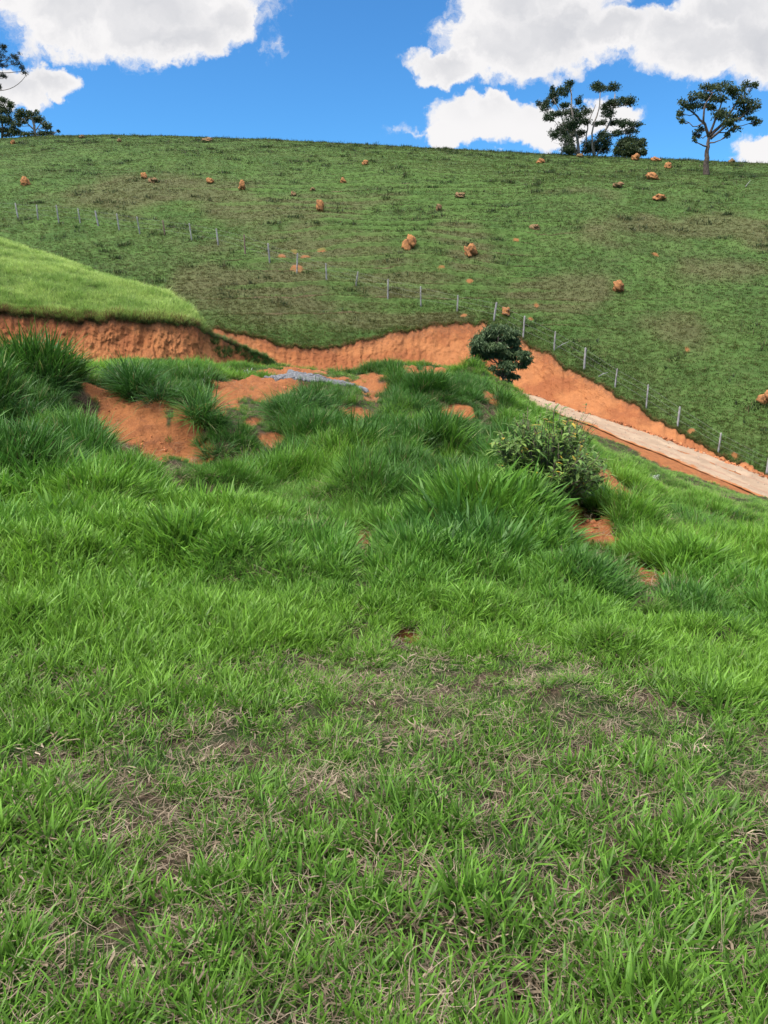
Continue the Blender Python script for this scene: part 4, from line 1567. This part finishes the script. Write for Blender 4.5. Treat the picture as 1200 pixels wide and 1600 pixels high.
pix_tree('tree', Pq, b, [([(345, 462, 0), (340, 400, 0), (385, 350, .5), (420, 290, .4), (440, 210, 0), (445, 150, 0)], .2),
                         ([(340, 462, 0), (330, 380, -.5), (345, 290, -.7), (370, 200, -.4), (372, 140, -.2)], .15), ([(350, 462, 0), (400, 380, -.6), (450, 330, -.5), (510, 300, -.2)], .12)],
         [(350, 112, 36, 16), (375, 125, 24, 14), (445, 118, 34, 17), (520, 182, 34, 24), (485, 178, 24, 14), (400, 208, 22, 16), (435, 195, 30, 20), (410, 240, 34, 18), (385, 290, 26, 9), (350, 297, 18, 8),
          (435, 290, 20, 15), (490, 288, 38, 16), (540, 300, 30, 16), (510, 332, 36, 18), (452, 345, 30, 16), (375, 360, 32, 20), (400, 385, 32, 24), (350, 405, 36, 26), (395, 425, 34, 16), (310, 395, 26, 26), (300, 430, 26, 12)],
         'tall open tree with flat dark leaf pads, right half of the skyline clump', 'tree', BARK_PALE, LEAF_DARK, seed=2, per=62, size=.25, r0=.2)
Pq, b = sky_tree('', (820, 100), zx, (510, 460))
pix_tree('small_tree', Pq, b, [([(510, 466, 0), (512, 420, 0), (520, 385, .2)], .1)],
         [(525, 372, 36, 16), (480, 395, 34, 22), (560, 395, 36, 22), (520, 425, 46, 22), (588, 430, 18, 18), (458, 428, 24, 20), (550, 445, 34, 14), (495, 450, 30, 12)],
         'low rounded olive green tree beside the tall skyline clump', 'tree', BARK_BROWN, LEAF_OLIVE, seed=3, per=100, size=.26, r0=.12)
Pq, b = sky_tree('', (820, 100), zx, (897, 553))
pix_tree('tree', Pq, b, [([(897, 562, 0), (893, 480, 0), (903, 400, 0), (910, 350, 0)], .36), ([(908, 360, 0), (890, 300, .4), (840, 250, .8), (800, 215, 1)], .17),
                         ([(908, 360, 0), (880, 270, -.5), (890, 200, -.8), (930, 140, -.6)], .15), ([(912, 355, 0), (960, 310, .3), (1010, 250, .7), (1050, 180, .8)], .2),
                         ([(915, 370, 0), (990, 310, -.6), (1070, 260, -1), (1120, 215, -1)], .15), ([(910, 350, 0), (950, 250, 0), (980, 160, .4)], .14)],
         [(960, 105, 46, 16), (900, 122, 40, 18), (845, 158, 36, 22), (792, 198, 34, 18), (765, 245, 18, 15), (775, 283, 16, 10), (838, 212, 40, 18), (900, 165, 44, 20), (1010, 118, 44, 18), (1090, 106, 30, 13), (1135, 106, 20, 10),
          (1060, 148, 48, 24), (1100, 195, 46, 24), (1150, 208, 14, 9), (965, 245, 44, 24), (1000, 288, 40, 18), (1040, 265, 34, 18), (1085, 238, 42, 20), (1142, 284, 24, 13), (1115, 266, 26, 8), (960, 170, 44, 20),
          (845, 350, 18, 20), (870, 318, 16, 14), (1035, 318, 26, 12), (1000, 352, 12, 14), (905, 205, 24, 12), (835, 372, 9, 8), (1075, 180, 34, 18), (925, 215, 26, 14)],
         'lone spreading tree with a bare straight trunk below the skyline at right', 'tree', BARK_BROWN, LEAF_OLIVE, seed=4, per=42, size=.27, r0=.34)
# skyline, left: crop at 6x from (0,40)
Pq, b = sky_tree('', (0, 40), 6, (25, 1042))
pix_tree('tree', Pq, b, [([(20, 1060, 0), (25, 940, 0), (10, 830, .3), (-20, 740, 0)], .22), ([(15, 1060, 0), (60, 900, .6), (90, 780, .4)], .12)],
         [(35, 705, 55, 26), (105, 742, 40, 24), (15, 765, 60, 34), (70, 800, 50, 24), (-60, 740, 60, 34), (-130, 790, 60, 40), (-60, 850, 60, 40), (20, 880, 60, 40), (90, 890, 40, 50), (-110, 920, 60, 40), (20, 970, 60, 30), (90, 990, 44, 26), (60, 1030, 60, 14)],
         'leafy tree at the left end of the skyline below the pine branches', 'tree', BARK_BROWN, LEAF_OLIVE, seed=5, per=60, size=.25, r0=.2)
Pq, b = sky_tree('', (0, 40), 6, (325, 1045))
pix_tree('tree', Pq, b, [([(328, 1062, 0), (322, 960, 0), (305, 870, 0), (285, 800, .2)], .3), ([(322, 1000, 0), (380, 920, .4), (430, 900, .5)], .12), ([(322, 980, 0), (240, 900, -.5), (180, 850, -.5)], .14)],
         [(235, 815, 50, 20), (170, 835, 44, 26), (320, 825, 50, 22), (375, 868, 46, 28), (425, 925, 42, 26), (200, 890, 50, 30), (150, 920, 44, 30), (255, 865, 42, 22), (340, 890, 44, 22), (470, 1010, 42, 16), (400, 1005, 50, 20), (250, 1015, 50, 18), (180, 1010, 46, 20), (545, 990, 12, 10), (450, 960, 30, 16), (140, 980, 40, 30)],
         'round topped tree with a pale trunk standing on the left skyline', 'tree', BARK_PALE, LEAF_OLIVE, seed=6, per=60, size=.32, r0=.26)

# the pine whose whorled branches reach in from the left
bx_, by_, bz_ = hit_hill(-32, 232)
root = empty('umbrella_pine', (bx_, by_, bz_))
r = np.random.default_rng(7)
Pq = Pix(by_, 0, 40, 6)
tb, lb = MB(), MB()
limb(tb, [Pq.px(-190, 1160), Pq.px(-190, 700), Pq.px(-185, 200)], .32, .14, r, .02, 12)
tips = [(30, 210, 30, 24, 230), (35, 265, 44, 30, 300), (75, 320, 40, 32, 360), (140, 275, 36, 24, 330), (155, 335, 34, 30, 375), (225, 405, 40, 32, 430), (45, 478, 38, 26, 455), (0, 565, 18, 28, 560),
        (-40, 180, 50, 30, 240), (-110, 160, 60, 30, 230), (-180, 150, 70, 30, 200), (-40, 300, 50, 30, 340), (0, 370, 30, 20, 400)]
for (a, b, ra, rb, tv_) in list(tips) + [(-380 - a, b + 12, ra, rb, tv_) for (a, b, ra, rb, tv_) in tips]:
    dd = r.uniform(-1.2, 1.2)
    c = Pq.px(a, b, dd)
    st = Pq.px(-190, tv_)
    md_ = Pq.px((a - 190) / 2, max(b, tv_) + 14, dd / 2)
    limb(tb, [st, md_, Pq.px(a - 12 * np.sign(a + 190), b + rb * .8, dd), c], .06, .03, r, .03, 9)
    for _ in range(6):
        leaves_blob(lb, c + r.normal(size=3) * Pq.m(ra) * .45, np.array([Pq.m(ra), Pq.m(ra), Pq.m(rb)]) * .55, 70, .20, r, .28, 0, .1)
for sg_ in (1, -1):
    f_ = lambda a: a if sg_ > 0 else -380 - a
    limb(tb, [Pq.px(-190, 600), Pq.px(f_(20), 610), Pq.px(f_(110), 588), Pq.px(f_(190), 535), Pq.px(f_(235), 480), Pq.px(f_(250), 430)], .05, .03, r, .01, 12)
for mb_, nm, mt in ((tb, 'trunk', BARK_BROWN), (lb, 'crown', LEAF_NEEDLE)):
    o = link(nm, mb_.build(nm, mt), root)
    o.location = (-bx_, -by_, -bz_)
tag(root, 'dark pine with rounded needle tufts on upcurved branches at the left edge', 'tree')

# the dark young tree on the spur's edge: crop at 7.5x from (700,480)
bx_, by_ = 4.35, 27.0
zb_ = float(zg(np.array([bx_]), np.array([by_]))[0])
Pq = Pix(by_, 700, 480, 7.5)
ub_, vb_ = proj(bx_, by_, zb_)
ba, bb = (ub_ - 700) * 7.5, (vb_ - 480) * 7.5 + 15
pix_tree('young_tree', Pq, (bx_, by_, zb_), [([(ba, bb, 0), (660, 900, 0), (610, 700, 0), (590, 520, 0), (590, 300, 0)], .05), ([(640, 860, 0), (720, 760, .1), (800, 640, .1), (860, 580, .1)], .03),
                                         ([(600, 680, 0), (520, 600, -.1), (400, 540, -.1), (340, 450, -.1)], .03)],
         [(600, 235, 130, 36), (480, 290, 90, 50), (700, 300, 100, 55), (770, 400, 60, 50), (330, 410, 70, 50), (430, 470, 80, 50), (560, 370, 90, 50), (650, 400, 80, 50), (640, 520, 80, 36), (290, 610, 45, 36), (370, 650, 60, 30), (500, 540, 50, 36),
          (720, 590, 90, 36), (880, 540, 75, 36), (930, 600, 50, 36), (850, 660, 70, 34), (690, 680, 90, 50), (640, 760, 60, 36), (740, 790, 66, 28), (680, 880, 50, 44), (640, 950, 40, 40), (330, 500, 60, 40), (520, 700, 34, 26), (800, 800, 36, 14), (500, 380, 130, 80), (380, 360, 60, 50), (560, 440, 100, 34), (420, 560, 70, 34), (760, 500, 90, 36)],
         'dark bluish young tree with drooping narrow leaves on the edge above the road', 'tree', BARK_BROWN, LEAF_BLUE, seed=8, per=420, size=.15, r0=.06, aspect=.22, droop=.75, depth=.8, hollow=.1)


# ------------------------------------------------------------------ bushes and weeds on the spur's edge
def weed_bush(name, u, v, wpx, hpx, nst, leaf, label, seed, lsize=.09, lean=(0, 0), aspect=.4, leafn=16, cat='bush'):
    x0, y0 = hit_ground(u, v)
    z0 = float(zg(np.array([x0]), np.array([y0]))[0])
    r = np.random.default_rng(seed)
    root = empty(name, (x0, y0, z0))
    tb, lb = MB(), MB()
    wm, hm = wpx * y0 / 1200 / 2, hpx * y0 / 1200
    for i in range(nst):
        a = r.random() * 6.283
        q = math.sqrt(r.random())
        b0 = np.array([wm * .5 * q * math.cos(a), wm * .5 * q * math.sin(a), -.03])
        b0[2] += float(zg(np.array([x0 + b0[0]]), np.array([y0 + b0[1]]))[0]) - z0
        h = hm * (1 - .55 * q * q) * r.uniform(.6, 1.05)
        tip = b0 + np.array([wm * .75 * q * math.cos(a) + lean[0] * h, wm * .6 * q * math.sin(a) + lean[1] * h, h])
        mid = (b0 + tip) / 2 + np.array([r.normal() * .06, r.normal() * .06, .08 * h])
        Q = limb(tb, [b0, mid, tip], .007, .003, r, .2, 8)
        for j in range(leafn):
            k = r.random() ** .7
            p = Q[min(int(k * 7), 6)] * (1 - (k * 7) % 1) + Q[min(int(k * 7) + 1, 7)] * ((k * 7) % 1)
            d = np.array([r.normal(), r.normal(), .35 + r.normal() * .45])
            d /= np.linalg.norm(d)
            L = lsize * r.uniform(.6, 1.35)
            s2 = np.cross(d, [0, 0, 1]); s2 /= np.linalg.norm(s2) + 1e-6
            w = L * aspect * .5
            V = [p, p + d * L * .4 - s2 * w, p + d * L * .4 + s2 * w, p + d * L * .78 - s2 * w * .6 + [0, 0, -.10 * L], p + d * L * .78 + s2 * w * .6 + [0, 0, -.10 * L], p + d * L + np.array([0, 0, -.28 * L])]
            lb.add(V, [(1, 2, 4, 3)], [(0, 2, 1), (3, 4, 5)], r.random() * .94 if r.random() > .03 * (k > .6) else .97)
    link('stem', tb.build('stem', BARK_BROWN), root)
    link('foliage', lb.build('foliage', leaf), root)
    return tag(root, label, cat)


weed_bush('bush', 850, 748, 155, 125, 150, LEAF_BUSH, 'yellowing leafy shrub on the spur edge against the pale road', 31, .12, (.1, 0), .30, 20)
weed_bush('bush', 896, 772, 70, 84, 60, LEAF_BUSH, 'green leafy weed below the yellowing shrub beside bare soil', 32, .13, (.1, 0), .42, 16)
weed_bush('bush', 825, 690, 50, 50, 26, LEAF_BUSH, 'sparse yellow green sprig left of the yellowing shrub', 33, .10, (0, 0), .36, 14)
weed_bush('bush', 890, 705, 60, 78, 30, LEAF_BUSH, 'tall thin stemmed weed rising in front of the dirt road', 36, .085, (.2, 0), .36, 14)
weed_bush('sapling', 660, 860, 26, 44, 5, LEAF_BUSH, 'small broad leaved seedling in the middle grass', 34, .09, (0, 0), .8, 5, 'plant')
weed_bush('silver_weed', 745, 778, 40, 34, 12, LEAF_SILVER, 'silvery woolly weed below the dense grass in mid field', 41, .07, (0, 0), .3, 12, 'plant')
weed_bush('silver_weed', 834, 845, 22, 28, 9, LEAF_SILVER, 'small silvery weed left of the largest bare patch at right', 42, .05, (0, 0), .3, 12, 'plant')
weed_bush('silver_weed', 1012, 748, 34, 18, 14, LEAF_SILVER, 'silvery white weed on the slope right of the upper bare patch', 43, .09, (0, 0), .3, 12, 'plant')
weed_bush('silver_weed', 385, 588, 30, 16, 12, LEAF_SILVER, 'pale weed on the terrace lip beside the grey gravel', 44, .08, (0, 0), .3, 12, 'plant')
weed_bush('silver_weed', 318, 600, 22, 26, 8, LEAF_SILVER, 'thin pale flowering weed above the orange slip at left', 45, .06, (0, 0), .3, 10, 'plant')

# ------------------------------------------------------------------ termite mounds on the hill
M_MOUND, t, out = new_mat('termite_earth')
g = t.node('ShaderNodeNewGeometry', out=None).outputs['Position']
n1 = t.noise(g, 2.5, 5, .6)
n2 = t.noise(g, 11, 5, .65)
c = t.mix(t.step(n1, .35, .68), (.36, .165, .062), (.22, .105, .048))
c = t.mix(t.math('MULTIPLY', t.step(n2, .5, .7), .5), c, (.20, .085, .045))
principled(t, out, c, .95, bump(t, n2, .8, .08), .1)
M_MOUND_DULL, t, out = new_mat('weathered_termite_earth')
g = t.node('ShaderNodeNewGeometry', out=None).outputs['Position']
n2 = t.noise(g, 6, 5, .65)
principled(t, out, t.mix(t.step(n2, .4, .65), (.22, .12, .065), (.085, .085, .035)), .95, bump(t, n2, .8, .08), .1)
MOUNDS = [
    (10, 304, 11, 10, 'small orange termite mound at the left end of the slope, above the first posts'),
    (64, 289, 14, 12, 'rounded orange termite mound above the second and third fence posts'),
    (54, 225, 9, 6, 'tiny orange mound just below the pale trunked tree at left'),
    (156, 216, 10, 5, 'low brown mound cresting the skyline right of the left trees'),
    (210, 222, 8, 5, 'faint flat mound on the skyline above the twin mounds'),
    (242, 279, 10, 9, 'upper left and rounder of the close pair of orange mounds'),
    (255, 286, 13, 7, 'lower right and flatter of the close pair of orange mounds'),
    (341, 286, 12, 8, 'squat orange mound between the close pair and the round ringed one'),
    (388, 296, 12, 12, 'upright round orange mound on the upper left slope'),
    (340, 221, 15, 5, 'wide flat brown mound on the skyline above the squat orange one'),
    (465, 306, 9, 6, 'small dull mound left of the upright mid slope mound'),
    (494, 298, 8, 5, 'very small dull mound above the upright mid slope mound'),
    (504, 330, 14, 13, 'upright orange mound in the middle of the slope above the bare patches'),
    (540, 286, 10, 7, 'small orange mound with a dark weed behind it, upper middle slope'),
    (572, 258, 10, 6, 'small orange mound high on the middle slope near the skyline'),
    (714, 308, 15, 7, 'low brown mound half hidden by dark weeds in the upper centre'),
    (683, 329, 12, 11, 'brown mound with dark weeds on its left side, centre of the slope'),
    (640, 387, 20, 18, 'large bright orange mound in the centre of the hill'),
    (731, 399, 17, 14, 'orange mound right of the large central one, beside a dry patch'),
    (828, 358, 16, 8, 'grassy brown mound midway down the slope under the skyline clump'),
    (831, 255, 13, 6, 'low orange mound near the skyline left of the tall clump'),
    (886, 245, 10, 4, 'flat mound on the skyline at the foot of the tall clump'),
    (963, 250, 12, 8, 'orange mound just left of the low rounded tree foot'),
    (992, 252, 15, 6, 'wide low orange mound under the low rounded tree'),
    (1010, 263, 12, 10, 'rounded orange mound right of and below the low rounded tree'),
    (989, 280, 20, 10, 'broad orange mound between the skyline clump and the lone tree'),
    (942, 292, 17, 6, 'worn flat brownish mound below the tall clump'),
    (1002, 312, 20, 8, 'long low orange mound with a dark hollow, below the broad one'),
    (1096, 254, 10, 7, 'brown mound on the skyline just behind the lone tree trunk'),
    (1194, 378, 12, 10, 'reddish mound at the right edge of the upper slope'),
    (954, 454, 20, 15, 'large squared orange mound alone on the right middle slope'),
    (789, 492, 14, 11, 'orange mound beside the fence post above the dark young tree'),
    (1185, 629, 26, 18, 'big orange block shaped mound near the bottom right of the hill'),
]
MW = []
r = np.random.default_rng(77)
for i, (u, v, w, h, lab) in enumerate(MOUNDS):
    tvv = float(TOP(np.array([float(u)]))[0][0])
    x, y, z = hit_hill(u, min(v, tvv - 1))
    w, h = (w * .8, h * .85) if w < 13 else (w * .88, h * .95)
    wm, hm = w * y / 1200 / 2, h * y / 1200
    me = rock_mesh('termite_mound', 1000 + i, M_MOUND_DULL if any(k_ in lab for k_ in ('brown', 'dull', 'faint', 'flat')) else M_MOUND, 4, .62)
    co = np.empty(len(me.vertices) * 3, np.float32)
    me.vertices.foreach_get('co', co)
    co = co.reshape(-1, 3)
    nz = np.abs(fbm(co[:, 0] * 3 + i, co[:, 1] * 3 + co[:, 2] * 2, 60 + i, 3, .6))
    co *= (.95 + .34 * nz)[:, None]
    co[:, :2] *= (1 + .25 * np.clip(-co[:, 2], 0, 1))[:, None]
    co *= np.array([wm * .92, wm * .85, hm * .62])
    co[:, 2] += hm * .36
    me.vertices.foreach_set('co', co.ravel())
    me.polygons.foreach_set('use_smooth', np.ones(len(me.polygons), bool))
    me.update()
    o = link('termite_mound', me)
    o.location = (x, y, z)
    tag(o, lab, 'termite mound', 'termite mounds on the hill')
    q_ = 5 + int(9 * wm)
    a_ = r.random(q_) * 6.283
    MW.append(np.stack([x + wm * 1.05 * np.cos(a_), y + wm * 1.0 * np.sin(a_)], 1))
MW = np.concatenate(MW)
scatter('weeds', np.stack([MW[:, 0], MW[:, 1], hill_z(MW[:, 0], MW[:, 1])], 1), FARG, r.uniform(.4, 1.0, len(MW)), np.array([.035, .075, .024]) * r.uniform(.7, 1.5, (len(MW), 1)),
        r.normal(0, .1, (len(MW), 2)), 1.2, 21, 'dark weeds growing round the feet of the termite mounds', 'weeds')

# ------------------------------------------------------------------ fence
M_POST = mat_bark('weathered_post', (.17, .162, .16), (.34, .325, .315))
M_POSTB = mat_bark('brown_post', (.12, .08, .06), (.20, .14, .11))
M_WIRE, t, out = new_mat('fence_wire')
principled(t, out, (.25, .25, .26), .5)
POSTS = [(18, 318, 337), (48, 320, 342), (78, 323, 344), (109, 324, 349), (141, 328, 349), (168, 332, 353), (199, 337, 360), (230, 342, 366), (268, 347, 368), (308, 352, 376), (348, 360, 383),
         (389, 370, 397), (426, 384, 411), (467, 399, 427), (512, 414, 438), (557, 426, 446), (606, 439, 467), (657, 450, 479), (714, 463, 487), (771, 474, 502), (817, 496, 530), (865, 519, 549),
         (912, 545, 577), (960, 577, 606), (1009, 602, 638), (1058, 636, 668), (1122, 676, 706), (1198, 716, 741)]
fx0, fy0, fz0 = hit_hill(606, 467)
fence = empty('fence', (fx0, fy0, fz0))
tag(fence, 'long wire fence on thin weathered wooden posts crossing the far hill', 'fence')
r = np.random.default_rng(50)
tops = []
for i, (u, vt, vb) in enumerate(POSTS):
    x, y, z = hit_hill(u, min(vb, float(TOP(np.array([float(u)]))[0][0]) - 1))
    h = (vb - vt) * y / 1200
    lean = r.normal(0, .05, 2)
    lean[0] -= .04 if i < 14 else -.02
    rad = r.uniform(.05, .072)
    Q = np.array([[0, 0, -.3], [0, 0, 0], [lean[0] * h * .5, lean[1] * h * .5, h * .5], [lean[0] * h, lean[1] * h, h * .97], [lean[0] * h, lean[1] * h, h]])
    V, F, T_ = tube(Q, [rad, rad, rad * .95, rad * .85, rad * .6], 7, 500 + i, .25)
    me = mesh_np('post', V, [F, T_], M_POSTB if i in (8, 11) else M_POST)
    o = link('post', me, fence)
    o.location = (x - fx0, y - fy0, z - fz0)
    if i in (8, 11):
        o['label'] = 'dark brown unweathered post'
    tops.append(np.array([x + lean[0] * h - fx0, y + lean[1] * h - fy0, z - fz0, h]))
tops = np.array(tops)
for k_ in (.35, .65, .92):
    L_ = tops[:, :3].copy()
    L_[:, 2] += tops[:, 3] * k_
    V, F, T_ = tube(L_, .004, 4)
    o = link('wire', mesh_np('wire', V, [F, T_], M_WIRE), fence)

# sticks lying on the slope
for (u1, v1, u2, v2, lab) in [(1118, 294, 1124, 287, 'pale fallen branch on the grass right of the lone tree'), (868, 548, 886, 541, 'thin grey stick lying beside the fence on the lower slope'),
                              (934, 592, 948, 590, 'short grey stick lying between two fence posts near the cut bank')]:
    a_ = np.array(hit_hill(u1, v1)); b_ = np.array(hit_hill(u2, v2))
    a_[2] += .12; b_[2] += .3
    V, F, T_ = tube([a_ - a_, (b_ - a_) * .5 + [0, 0, .05], b_ - a_], [.035, .03, .015], 6)
    o = link('fallen_branch', mesh_np('fallen_branch', V, [F, T_], M_POST))
    o.location = a_
    tag(o, lab, 'branch', 'sticks lying on the hill')
